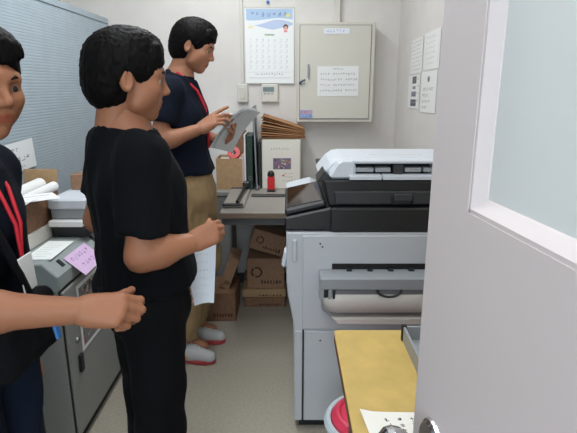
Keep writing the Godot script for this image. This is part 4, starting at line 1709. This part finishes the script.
# hand in its own frame: x along the fingers, y out of the back of the hand; side = -1 right, 1 left
# curl: four fingers, each [knuckle, middle, tip] in radians towards the palm; thumb: [side, down, bend]
func add_hand(g: G, xf: Transform3D, side: float, s: float, curl: Array, thumb: Array, skin: Color, cell: float) -> void:
	var F := Field.new()
	F.k = 0.0055
	var palm := F.part(0.014)
	var zs := [0.027, 0.009, -0.009, -0.025]
	var kx := [0.082, 0.086, 0.082, 0.074]
	var ln := [[0.040, 0.024, 0.019], [0.044, 0.028, 0.020], [0.041, 0.026, 0.019], [0.032, 0.019, 0.017]]
	var rd := [0.0088, 0.0090, 0.0086, 0.0076]
	palm.bones = [cap(Vector3(-0.03, 0, 0.0) * s, Vector3(0.004, 0, 0.0) * s, 0.0225 * s, 0.0225 * s)]
	for i in 4:
		palm.bones.append(cap(Vector3(0.008, 0.0, zs[i] * side * 0.55) * s, Vector3(kx[i] - 0.004, 0.002, zs[i] * side) * s, 0.0145 * s, 0.0105 * s))
	palm.bones.append(cap(Vector3(0.02, -0.008, 0.020 * side) * s, Vector3(0.048, -0.010, 0.026 * side) * s, 0.0145 * s, 0.011 * s))
	palm.bones.append(cap(Vector3(0.02, -0.006, -0.018 * side) * s, Vector3(0.055, -0.006, -0.021 * side) * s, 0.013 * s, 0.011 * s))
	for i in 4:
		var f := F.part(0.004)
		var at := Vector3(kx[i], 0.0, zs[i] * side) * s
		var a := 0.0
		var spread: float = [0.08, 0.02, -0.03, -0.09][i] * side
		var r: float = rd[i] * s
		for j in 3:
			a += curl[i][j]
			var d := Vector3(cos(a), -sin(a), 0)
			d = Basis(Vector3.UP, -spread * cos(a)) * d
			var nx: Vector3 = at + d * ln[i][j] * s
			f.bones.append(cap(at, nx, r, r * 0.93))
			at = nx
			r *= 0.93
	var t := F.part(0.006)
	var at := Vector3(0.026, -0.008, 0.022 * side) * s
	var d := Vector3(cos(thumb[0]) * cos(thumb[1]), -sin(thumb[1]), sin(thumb[0]) * cos(thumb[1]) * side)
	var r := 0.0118 * s
	for j in 3:
		var nx: Vector3 = at + d * [0.036, 0.030, 0.022][j] * s
		t.bones.append(cap(at, nx, r, r * 0.9))
		at = nx
		r *= 0.9
		# bends back across the palm
		var ax := Vector3(0, -1, 0) * side
		d = Basis((ax * 0.9 + Vector3(0, 0, -0.4)).normalized(), -thumb[2] * -1.0) * d
	var keep := g.t
	g.t = g.t * xf
	grow(g, F, cell, null, 0.0, skin)
	g.t = keep

func frame(fingers: Vector3, back: Vector3, at: Vector3) -> Transform3D:
	var x := fingers.normalized()
	var z := x.cross(back).normalized()
	return Transform3D(Basis(x, z.cross(x), z), at)

func head_frame(fwd: Vector3, up: Vector3, at: Vector3, s := 1.0) -> Transform3D:
	var z := fwd.normalized()
	var x := up.cross(z).normalized()
	return Transform3D(Basis(x, z.cross(x), z).scaled(Vector3.ONE * s), at)

# J: joints and facing of one person
func body_field(J: Dictionary) -> Field:
	var F := Field.new()
	F.k = 0.03
	var r: Vector3 = J.right
	var p := F.part(0.05)
	for s in [-1.0, 1.0]:
		p.bones.append(cap(J.pelvis + r * s * 0.062, J.chest + r * s * 0.065, 0.080, 0.082))
	p.bones.append(cap(J.chest, J.neck, 0.07, 0.05))
	p.bones.append(cap(J.sh[0], J.sh[1], 0.040, 0.040))
	p.bones.append(cap(J.neck - Vector3(0, 0.02, 0), J.headbase, 0.052, 0.045))
	for i in 2:
		p = F.part(0.02)
		var el: Vector3 = J.el[i]
		var wr: Vector3 = J.wr[i]
		p.bones.append(cap(J.sh[i], el, 0.040, 0.033))
		p.bones.append(cap(el, el.lerp(wr, 0.35), 0.033, 0.035))
		p.bones.append(cap(el.lerp(wr, 0.35), wr, 0.035, 0.0235))
		p = F.part(0.03)
		p.bones.append(cap(J.hip[i], J.kn[i], 0.068, 0.046))
		p.bones.append(cap(J.kn[i], J.an[i], 0.046, 0.032))
		p.bones.append(cap(J.an[i], J.an[i] + J.toe * 0.10 + Vector3(0, -0.035, 0), 0.032, 0.026))
	return F

func shirt_field(J: Dictionary, slack: float, hem: float, sleeve: Array) -> Field:
	var F := Field.new()
	F.k = 0.03
	var r: Vector3 = J.right
	var f: Vector3 = J.fwd
	var p := F.part(0.06)
	for s in [-1.0, 1.0]:
		p.bones.append(cap(J.pelvis + r * s * 0.062 - Vector3(0, 0.10, 0), J.pelvis + r * s * 0.062, 0.094 + slack, 0.092 + slack))
		p.bones.append(cap(J.pelvis + r * s * 0.062, J.chest + r * s * 0.065, 0.092 + slack, 0.094 + slack * 0.6))
	p.bones.append(cap(J.sh[0] - Vector3(0, 0.006, 0), J.sh[1] - Vector3(0, 0.006, 0), 0.052, 0.052))
	p.bones.append(cap(J.chest + f * 0.03, J.neck - Vector3(0, 0.04, 0), 0.085, 0.062))
	if J.has("belly"):
		p.bones.append(cap(J.pelvis + f * 0.03, J.chest + f * 0.02, J.belly, 0.09))
	p.bones.append(cap(J.neck - Vector3(0, 0.045, 0), J.neck.lerp(J.headbase, 0.25), 0.066, 0.056))
	var nd: Vector3 = (J.headbase - J.neck).normalized()
	p.cuts = [Plane(Vector3(0, -1, 0), -hem), Plane(nd, nd.dot(J.neck.lerp(J.headbase, 0.26)))]
	p.holes = [cap(J.neck, J.headbase + nd * 0.05, 0.053, 0.054), cap(Vector3(J.pelvis.x, hem - 0.1, J.pelvis.z) - r * 0.05, Vector3(J.pelvis.x, hem - 0.1, J.pelvis.z) + r * 0.05, 0.108, 0.108)]
	for i in 2:
		p = F.part(0.03)
		var sh: Vector3 = J.sh[i]
		var el: Vector3 = J.el[i]
		var d := (el - sh).normalized()
		var cut: Vector3 = sh.lerp(el, sleeve[i])
		p.bones.append(cap(sh, sh.lerp(el, sleeve[i] + 0.25), 0.054, 0.056 + slack * 0.5))
		p.cuts = [Plane(d, d.dot(cut))]
		p.holes = [cap(cut + d * 0.022, cut + d * 0.06, 0.040, 0.046)]
	return F

func trouser_field(J: Dictionary, slack: float, top: float, hem: float) -> Field:
	var F := Field.new()
	F.k = 0.02
	var r: Vector3 = J.right
	var p := F.part(0.05)
	for s in [-1.0, 1.0]:
		p.bones.append(cap(J.pelvis + r * s * 0.055 + Vector3(0, 0.10, 0), J.pelvis + r * s * 0.06 - Vector3(0, 0.06, 0), 0.082, 0.094 + slack))
	p.bones.append(cap(J.pelvis - J.fwd * 0.035 - r * 0.05 - Vector3(0, 0.05, 0), J.pelvis - J.fwd * 0.035 + r * 0.05 - Vector3(0, 0.05, 0), 0.085, 0.085))
	p.cuts = [Plane(Vector3(0, 1, 0), top)]
	for i in 2:
		p = F.part(0.03)
		p.bones.append(cap(J.hip[i], J.kn[i], 0.086 + slack, 0.066 + slack))
		p.bones.append(cap(J.kn[i], J.an[i], 0.066 + slack, 0.054 + slack))
		p.cuts = [Plane(Vector3(0, -1, 0), -hem)]
		p.holes = [cap(J.an[i] - Vector3(0, 0.1, 0), J.an[i] + Vector3(0, 0.03, 0), 0.05, 0.046)]
	return F

func fold_noise(seed_no: int) -> FastNoiseLite:
	var n := FastNoiseLite.new()
	n.frequency = 1.0
	n.seed = seed_no
	n.fractal_octaves = 3
	return n

func shoe(o: Node3D, heel: Vector3, dir: Vector3, s: float, side: float, upper: Material, sole: Material, accent: Material) -> void:
	# heel: middle of the heel on the floor
	var lat := dir.cross(Vector3.UP).normalized()
	var T := Transform3D(Basis(lat, Vector3.UP, -dir), heel).scaled_local(Vector3.ONE * s)
	# local: -z forward, x to the right
	var F := Field.new()
	F.k = 0.012
	var p := F.part(0.03)
	p.bones = [
		cap(Vector3(0, 0.048, -0.005), Vector3(0, 0.042, -0.10), 0.036, 0.040),
		cap(Vector3(0, 0.040, -0.10), Vector3(0.004 * side, 0.030, -0.195), 0.042, 0.034),
		cap(Vector3(0, 0.05, -0.01), Vector3(0, 0.095, -0.018), 0.034, 0.036),
		cap(Vector3(0, 0.06, -0.06), Vector3(0, 0.105, -0.03), 0.028, 0.030)]
	p.cuts = [Plane(Vector3(0, -1, 0), -0.016), Plane(Vector3(0, 1, 0.25).normalized(), 0.098)]
	p.holes = [cap(Vector3(0, 0.09, -0.012), Vector3(0, 0.13, -0.012), 0.028, 0.034)]
	var g := G.new()
	g.t = T
	grow(g, F, 0.006)
	var sh := part("shoe", g, upper, o)
	var poly := PackedVector2Array()
	for q in [[0.0, 0.034], [0.024, 0.030], [0.036, 0.010], [0.036, -0.04], [0.041, -0.09], [0.045, -0.14], [0.040, -0.185], [0.026, -0.218], [0.004, -0.230]]:
		poly.append(Vector2(q[0], q[1]))
	for q in [[-0.022, -0.222], [-0.036, -0.19], [-0.042, -0.14], [-0.038, -0.09], [-0.035, -0.04], [-0.036, 0.010], [-0.024, 0.030]]:
		poly.append(Vector2(q[0], q[1]))
	g = G.new()
	g.t = T
	g.prism(poly, 0.0, 0.024, 0.004, Transform3D(Basis(Vector3(1, 0, 0), Vector3(0, 0, 1), Vector3(0, -1, 0)), Vector3(0, 0.0245, 0)))
	part("sole", g, sole, sh)
	g = G.new()
	g.t = T
	for k in 4:
		var z := -0.072 - 0.022 * k
		var yy := 0.103 - 0.0085 * k
		g.tube([Vector3(-0.022, yy - 0.010, z), Vector3(0, yy, z - 0.004), Vector3(0.022, yy - 0.010, z)], 0.0034, 6)
	part("lace", g, M.paper, sh)
	if accent:
		g = G.new()
		g.t = T
		for sd in [-1.0, 1.0]:
			g.box(Vector3(sd * 0.0445, 0.05, -0.040), Vector3(0.008, 0.030, 0.028), 0.004)
			g.box(Vector3(sd * 0.0495, 0.042, -0.088), Vector3(0.008, 0.022, 0.014), 0.003, Basis(Vector3.RIGHT, 0.4))
		part("side_patch", g, accent, sh)

func facing(deg: float) -> Vector3:
	# 0: towards the right wall, 90: towards the back wall
	return Vector3(cos(deg_to_rad(deg)), 0, -sin(deg_to_rad(deg)))

func person_reading() -> void:
	# stands at the desk in navy shirt and khaki trousers, facing the right wall, reading sheets
	var o := thing("person", V(-0.458, 0, 2.30), "person in navy shirt and khaki trousers reading white sheets", "person")
	var f := facing(4.0)
	var r := f.cross(Vector3.UP).normalized()
	var J := {"fwd": f, "right": r, "toe": f}
	J.pelvis = V(-0.456, 0.88, 2.30)
	J.chest = V(-0.483, 1.17, 2.30)
	J.neck = V(-0.486, 1.335, 2.30)
	J.headbase = V(-0.460, 1.40, 2.30)
	J.sh = [V(-0.496, 1.29, 2.15), V(-0.486, 1.29, 2.45)]
	J.el = [V(-0.548, 1.065, 2.09), V(-0.448, 1.06, 2.50)]
	J.wr = [V(-0.373, 1.125, 2.13), V(-0.303, 1.055, 2.30)]
	J.hip = [V(-0.468, 0.80, 2.235), V(-0.458, 0.80, 2.405)]
	J.kn = [V(-0.453, 0.44, 2.225), V(-0.428, 0.44, 2.42)]
	J.an = [V(-0.520, 0.09, 2.225), V(-0.500, 0.09, 2.40)]
	var skin := Color(0.37, 0.172, 0.10)
	var g := G.new()
	grow(g, body_field(J), 0.011, null, 0.0, skin)
	var hx := head_frame(facing(-4.0) + Vector3(0, -0.38, 0), Vector3(0.36, 1, 0), V(-0.410, 1.466, 2.29), 0.95)
	add_head(g, hx, skin, 0.0042)
	add_hand(g, frame(V(0.10, 0.062, 0.02), Vector3(-0.25, 0.55, 0.8), J.wr[0]), -1.0, 0.92, [[0.12, 0.12, 0.1], [0.40, 0.45, 0.25], [0.55, 0.6, 0.3], [0.65, 0.6, 0.3]], [0.55, 0.45, 0.1], skin, 0.0034)
	add_hand(g, frame(V(0.055, 0.045, -0.035), Vector3(0.6, -0.62, -0.5), J.wr[1]), 1.0, 0.92, [[0.45, 0.55, 0.3], [0.5, 0.6, 0.3], [0.55, 0.6, 0.35], [0.6, 0.6, 0.4]], [0.7, 0.3, 0.2], skin, 0.0034)
	part("body", g, M.skin, o)
	add_face_parts(o, hx)
	add_hair(o, hx, 0.0046, -0.085, 0.052, 5)
	g = G.new()
	grow(g, shirt_field(J, 0.004, 0.918, [0.62, 0.62]), 0.010, fold_noise(11), 0.007, Color.WHITE, Vector3(14, 6, 14))
	part("shirt", g, M.cloth_navy, o)
	# turned collar
	g = G.new()
	var cp := []
	for i in 13:
		var a := TAU * (i + 0.5) / 14.0
		cp.append(J.neck.lerp(J.headbase, 0.12) + (f * cos(a) * 0.061 + r * sin(a) * 0.061) - Vector3(0, 0.012 * cos(a), 0))
	g.tube(cp, 0.0085, 8)
	part("collar", g, M.cloth_navy, o)
	g = G.new()
	grow(g, trouser_field(J, 0.012, 0.955, 0.105), 0.010, fold_noise(12), 0.014, Color.WHITE, Vector3(16, 7, 16))
	part("trousers", g, M.cloth_khaki, o)
	# lanyard
	g = G.new()
	for s in [-1.0, 1.0]:
		var a: Vector3 = J.neck
		g.tube([a - f * 0.045 + r * s * 0.03 + Vector3(0, 0.032, 0), a + f * 0.01 + r * s * 0.066 + Vector3(0, 0.018, 0), a + f * 0.083 + r * s * 0.052 + Vector3(0, -0.055, 0), a + f * 0.114 + r * s * 0.034 + Vector3(0, -0.13, 0), a + f * 0.120 + r * s * 0.012 + Vector3(0, -0.25, 0), a + f * 0.119 + Vector3(0, -0.31, 0)], 0.0062, 6)
	part("lanyard", g, M.red_ribbon, o, "red lanyard")
	shoe(o, V(-0.565, 0, 2.215), facing(-12.0), 0.95, 1.0, M.shoe_white, M.shoe_red, M.shoe_orange)
	shoe(o, V(-0.545, 0, 2.405), facing(-10.0), 0.95, -1.0, M.shoe_white, M.shoe_red, M.shoe_orange)
	# the sheets in the hands
	var im := blank(140, 200, rgb(232, 232, 231))
	for i in 9:
		glyphs(im, 16, 16 + i * 20, 8, 9, rgb(206, 206, 208), 600 + i)
	for k in 2:
		g = G.new()
		var rows := []
		for j in 8:
			var row := []
			for i in 5:
				var s := i / 4.0
				var tt := j / 7.0
				var p := V(-0.190, 1.215, 2.215).lerp(V(-0.345, 1.040, 2.20), tt) + V(0.012 * k, -0.012 * k, 0.0) + V(0.05, -0.02, 0.13).lerp(V(0.07, -0.04, 0.15), tt) * s
				p += Vector3(0.5, -0.6, 0) * (0.018 * sin(tt * PI)) * -1.0 + Vector3(0, 0.01 * k * tt, 0)
				row.append(p)
			rows.append(row)
		g.sheet(rows, 0.0008)
		single("reading_sheet", V(-0.25, 1.05, 2.22), g, printed(im) if k == 0 else M.paper_grey, ["front white sheet held by the person in khaki trousers", "rear white sheet held by the person in khaki trousers"][k], "paper", "sheets in the reader's hands")

func person_back() -> void:
	# black shirt and black trousers, seen from behind, turned towards the copier
	var o := thing("person", V(-0.37, 0, 1.2), "person in black shirt and black trousers seen from behind", "person")
	var f := facing(30.0)
	var r := f.cross(Vector3.UP).normalized()
	var J := {"fwd": f, "right": r, "toe": f, "belly": 0.086}
	J.pelvis = V(-0.368, 0.84, 1.20)
	J.chest = V(-0.382, 1.06, 1.20)
	J.neck = V(-0.390, 1.195, 1.20)
	J.headbase = V(-0.380, 1.25, 1.20)
	J.sh = [V(-0.385, 1.155, 1.20) + r * 0.142, V(-0.395, 1.155, 1.20) - r * 0.142]
	J.el = [V(-0.322, 0.940, 1.035), V(-0.510, 0.955, 1.29)]
	J.wr = [V(-0.220, 0.955, 1.085), V(-0.335, 0.88, 1.37)]
	J.hip = [J.pelvis + r * 0.075 - Vector3(0, 0.05, 0), J.pelvis - r * 0.075 - Vector3(0, 0.05, 0)]
	J.kn = [V(-0.338, 0.43, 1.14), V(-0.405, 0.43, 1.27)]
	J.an = [V(-0.350, 0.085, 1.13), V(-0.43, 0.085, 1.27)]
	var skin := Color(0.32, 0.140, 0.078)
	var g := G.new()
	grow(g, body_field(J), 0.010, null, 0.0, skin)
	var hx := head_frame(facing(20.0) + Vector3(0, -0.12, 0), Vector3(0.08, 1, 0), V(-0.366, 1.318, 1.19), 0.89)
	add_head(g, hx, skin, 0.0036)
	add_hand(g, frame(V(0.10, 0.042, 0.03), Vector3(0.05, 0.35, 0.9), J.wr[0]), -1.0, 0.72, [[1.0, 1.3, 0.7], [1.05, 1.35, 0.7], [1.1, 1.35, 0.7], [1.15, 1.35, 0.7]], [0.18, 0.62, 0.35], skin, 0.0028)
	add_hand(g, frame(V(0.10, -0.02, -0.06), Vector3(0.3, 0.8, -0.5), J.wr[1]), 1.0, 0.80, [[0.7, 0.9, 0.5], [0.8, 0.9, 0.5], [0.85, 0.9, 0.5], [0.9, 0.9, 0.5]], [0.5, 0.6, 0.2], skin, 0.0034)
	part("body", g, M.skin, o)
	add_face_parts(o, hx)
	add_hair(o, hx, 0.0040, -0.095, 0.045, 6)
	g = G.new()
	grow(g, shirt_field(J, 0.0, 0.83, [0.80, 0.70]), 0.0085, fold_noise(21), 0.008, Color.WHITE, Vector3(13, 5, 13))
	part("shirt", g, M.cloth_black, o)
	g = G.new()
	grow(g, trouser_field(J, -0.004, 0.88, 0.07), 0.010, fold_noise(22), 0.010, Color.WHITE, Vector3(14, 6, 14))
	part("trousers", g, M.cloth_trouser_black, o)
	shoe(o, V(-0.365, 0, 1.13), f, 0.9, 1.0, M.black_plastic, M.dark_plastic, null)
	shoe(o, V(-0.445, 0, 1.275), f, 0.9, -1.0, M.black_plastic, M.dark_plastic, null)
	# sheet in the left hand
	g = G.new()
	var rows := []
	for j in 7:
		var row := []
		for i in 4:
			var s := i / 3.0
			var tt := j / 6.0
			row.append(V(-0.268, 0.905, 1.335).lerp(V(-0.265, 0.70, 1.30), tt) + V(0.068, 0.004, 0.0).lerp(V(0.052, 0.0, 0.02), tt) * s + V(0, 0, 0.012 * sin(s * PI)) + V(-0.012 * sin(tt * PI) * (1.0 - s), 0, 0))
		rows.append(row)
	g.sheet(rows, 0.0008)
	var im := blank(90, 200, rgb(224, 230, 238))
	for i in 8:
		glyphs(im, 10, 16 + i * 22, 5, 10, rgb(196, 204, 216), 640 + i)
	single("held_sheet", V(-0.24, 0.7, 1.32), g, printed(im), "white sheet hanging from the hand of the person in black", "paper")
	# pink charm at the pocket
	var c := thing("pocket_charm", V(-0.247, 0.755, 1.16), "pale pink heart shaped charm hanging at black trousers", "charm")
	g = G.new()
	var poly := PackedVector2Array()
	for i in 24:
		var a := TAU * i / 24.0
		poly.append(Vector2(0.0010 * 16.0 * pow(sin(a), 3) * 0.72, 0.00135 * (13.0 * cos(a) - 5.0 * cos(2 * a) - 2.0 * cos(3 * a) - cos(4 * a))))
	var cb := Basis(Vector3.UP, 0.35)
	g.prism(poly, -0.003, 0.003, 0.001, Transform3D(cb, V(-0.247, 0.785, 1.155)))
	part("heart", g, M.pink_charm, c)
	g = G.new()
	g.tube([V(-0.247, 0.80, 1.155), V(-0.250, 0.825, 1.160), V(-0.258, 0.85, 1.17)], 0.0015, 6)
	part("string", g, M.dark_plastic, c)

func person_arm() -> void:
	# at the left edge of the picture, forearm reaching across
	var o := thing("person", V(-0.675, 0, 0.97), "person in dark navy shirt reaching out with one arm", "person")
	var f := facing(-4.0)
	var r := f.cross(Vector3.UP).normalized()
	var J := {"fwd": f, "right": r, "toe": f}
	J.pelvis = V(-0.680, 0.80, 0.97)
	J.chest = V(-0.672, 1.03, 0.97)
	J.neck = V(-0.652, 1.165, 0.97)
	J.headbase = V(-0.625, 1.22, 0.975)
	J.sh = [V(-0.672, 1.125, 0.835), V(-0.666, 1.125, 1.10)]
	J.el = [V(-0.582, 0.930, 0.775), V(-0.74, 0.90, 1.15)]
	J.wr = [V(-0.362, 0.922, 0.80), V(-0.70, 0.70, 1.14)]
	J.hip = [J.pelvis + r * 0.075 - Vector3(0, 0.05, 0), J.pelvis - r * 0.075 - Vector3(0, 0.05, 0)]
	J.kn = [V(-0.67, 0.41, 0.89), V(-0.67, 0.41, 1.05)]
	J.an = [V(-0.685, 0.085, 0.885), V(-0.685, 0.085, 1.055)]
	var skin := Color(0.32, 0.140, 0.078)
	var g := G.new()
	grow(g, body_field(J), 0.010, null, 0.0, skin)
	var hx := head_frame(facing(-28.0) + Vector3(0, -0.1, 0), Vector3(0.04, 1, 0), V(-0.592, 1.302, 0.985), 0.92)
	add_head(g, hx, skin, 0.0034)
	add_hand(g, frame(V(0.10, -0.004, 0.01), Vector3(0.05, 0.62, 0.78), J.wr[0]), -1.0, 0.86, [[0.75, 0.95, 0.5], [0.85, 1.05, 0.5], [0.95, 1.1, 0.5], [1.05, 1.1, 0.5]], [0.35, 0.55, 0.25], skin, 0.0024)
	add_hand(g, frame(V(0.06, -0.10, 0.0), Vector3(0.2, 0.1, -0.9), J.wr[1]), 1.0, 0.86, [[0.3, 0.3, 0.2], [0.35, 0.35, 0.2], [0.4, 0.4, 0.2], [0.45, 0.4, 0.2]], [0.5, 0.3, 0.1], skin, 0.0036)
	part("body", g, M.skin, o)
	add_face_parts(o, hx)
	add_hair(o, hx, 0.0038, -0.085, 0.055, 7)
	g = G.new()
	grow(g, shirt_field(J, 0.002, 0.76, [0.72, 0.72]), 0.009, fold_noise(31), 0.007, Color.WHITE, Vector3(13, 6, 13))
	part("shirt", g, M.cloth_dark_navy, o)
	g = G.new()
	grow(g, trouser_field(J, 0.0, 0.84, 0.07), 0.010, fold_noise(32), 0.008, Color.WHITE, Vector3(14, 6, 14))
	part("trousers", g, M.cloth_jeans, o)
	shoe(o, V(-0.705, 0, 0.885), f, 0.9, 1.0, M.black_plastic, M.dark_plastic, null)
	shoe(o, V(-0.705, 0, 1.06), f, 0.9, -1.0, M.black_plastic, M.dark_plastic, null)
	# lanyard and card
	g = G.new()
	for s in [-1.0, 1.0]:
		var a: Vector3 = J.neck
		g.tube([a - f * 0.045 + r * s * 0.03 + Vector3(0, 0.030, 0), a + f * 0.01 + r * s * 0.068 + Vector3(0, 0.012, 0), a + f * 0.092 + r * s * 0.016 + Vector3(0, -0.06, 0), a + f * 0.112 + r * s * 0.008 + Vector3(0, -0.13, 0), a + f * 0.110 + Vector3(0, -0.2, 0)], 0.0042, 6)
	part("lanyard", g, M.red_ribbon, o, "red lanyard")
	g = G.new()
	g.box(J.neck + f * 0.118 + Vector3(0, -0.235, 0), Vector3(0.003, 0.075, 0.052), 0.001, Basis(Vector3(0, 0, 1), 0.06))
	part("name_card", g, M.paper, o, "white card on the lanyard")
	# black shoulder bag
	var b := thing("shoulder_bag", V(-0.545, 0.74, 0.92), "black shoulder bag with a blue tag hanging below the reaching arm", "bag")
	var F := Field.new()
	var p := F.part(0.03)
	p.bones = [cap(V(-0.545, 0.775, 0.86), V(-0.530, 0.78, 0.98), 0.030, 0.030), cap(V(-0.535, 0.87, 0.86), V(-0.520, 0.87, 0.98), 0.024, 0.024), cap(V(-0.555, 0.82, 0.86), V(-0.545, 0.82, 0.98), 0.036, 0.036)]
	g = G.new()
	grow(g, F, 0.008, fold_noise(41), 0.006, Color.WHITE, Vector3(16, 8, 16))
	part("pouch", g, M.cloth_bag, b)
	g = G.new()
	g.tube([V(-0.53, 0.885, 0.95), V(-0.548, 0.98, 0.93), V(-0.560, 1.06, 0.90), V(-0.60, 1.145, 0.88), V(-0.660, 1.190, 0.875), V(-0.73, 1.15, 0.88), V(-0.79, 1.0, 0.93)], 0.009, 8)
	part("strap", g, M.cloth_bag, b)
	g = G.new()
	g.box(V(-0.474, 0.822, 0.93), Vector3(0.006, 0.045, 0.018), 0.002, Basis(Vector3(0, 0, 1), 0.15))
	part("tag", g, M.blue_plastic, b, "blue tag")

func _ready() -> void:
	rng.seed = 1
	materials()
	view_and_light()
	room()
	left_side()
	copier()
	desk()
	table()
	desk_things()
	back_wall()
	right_wall()
	person_back()
	person_arm()
	person_reading()
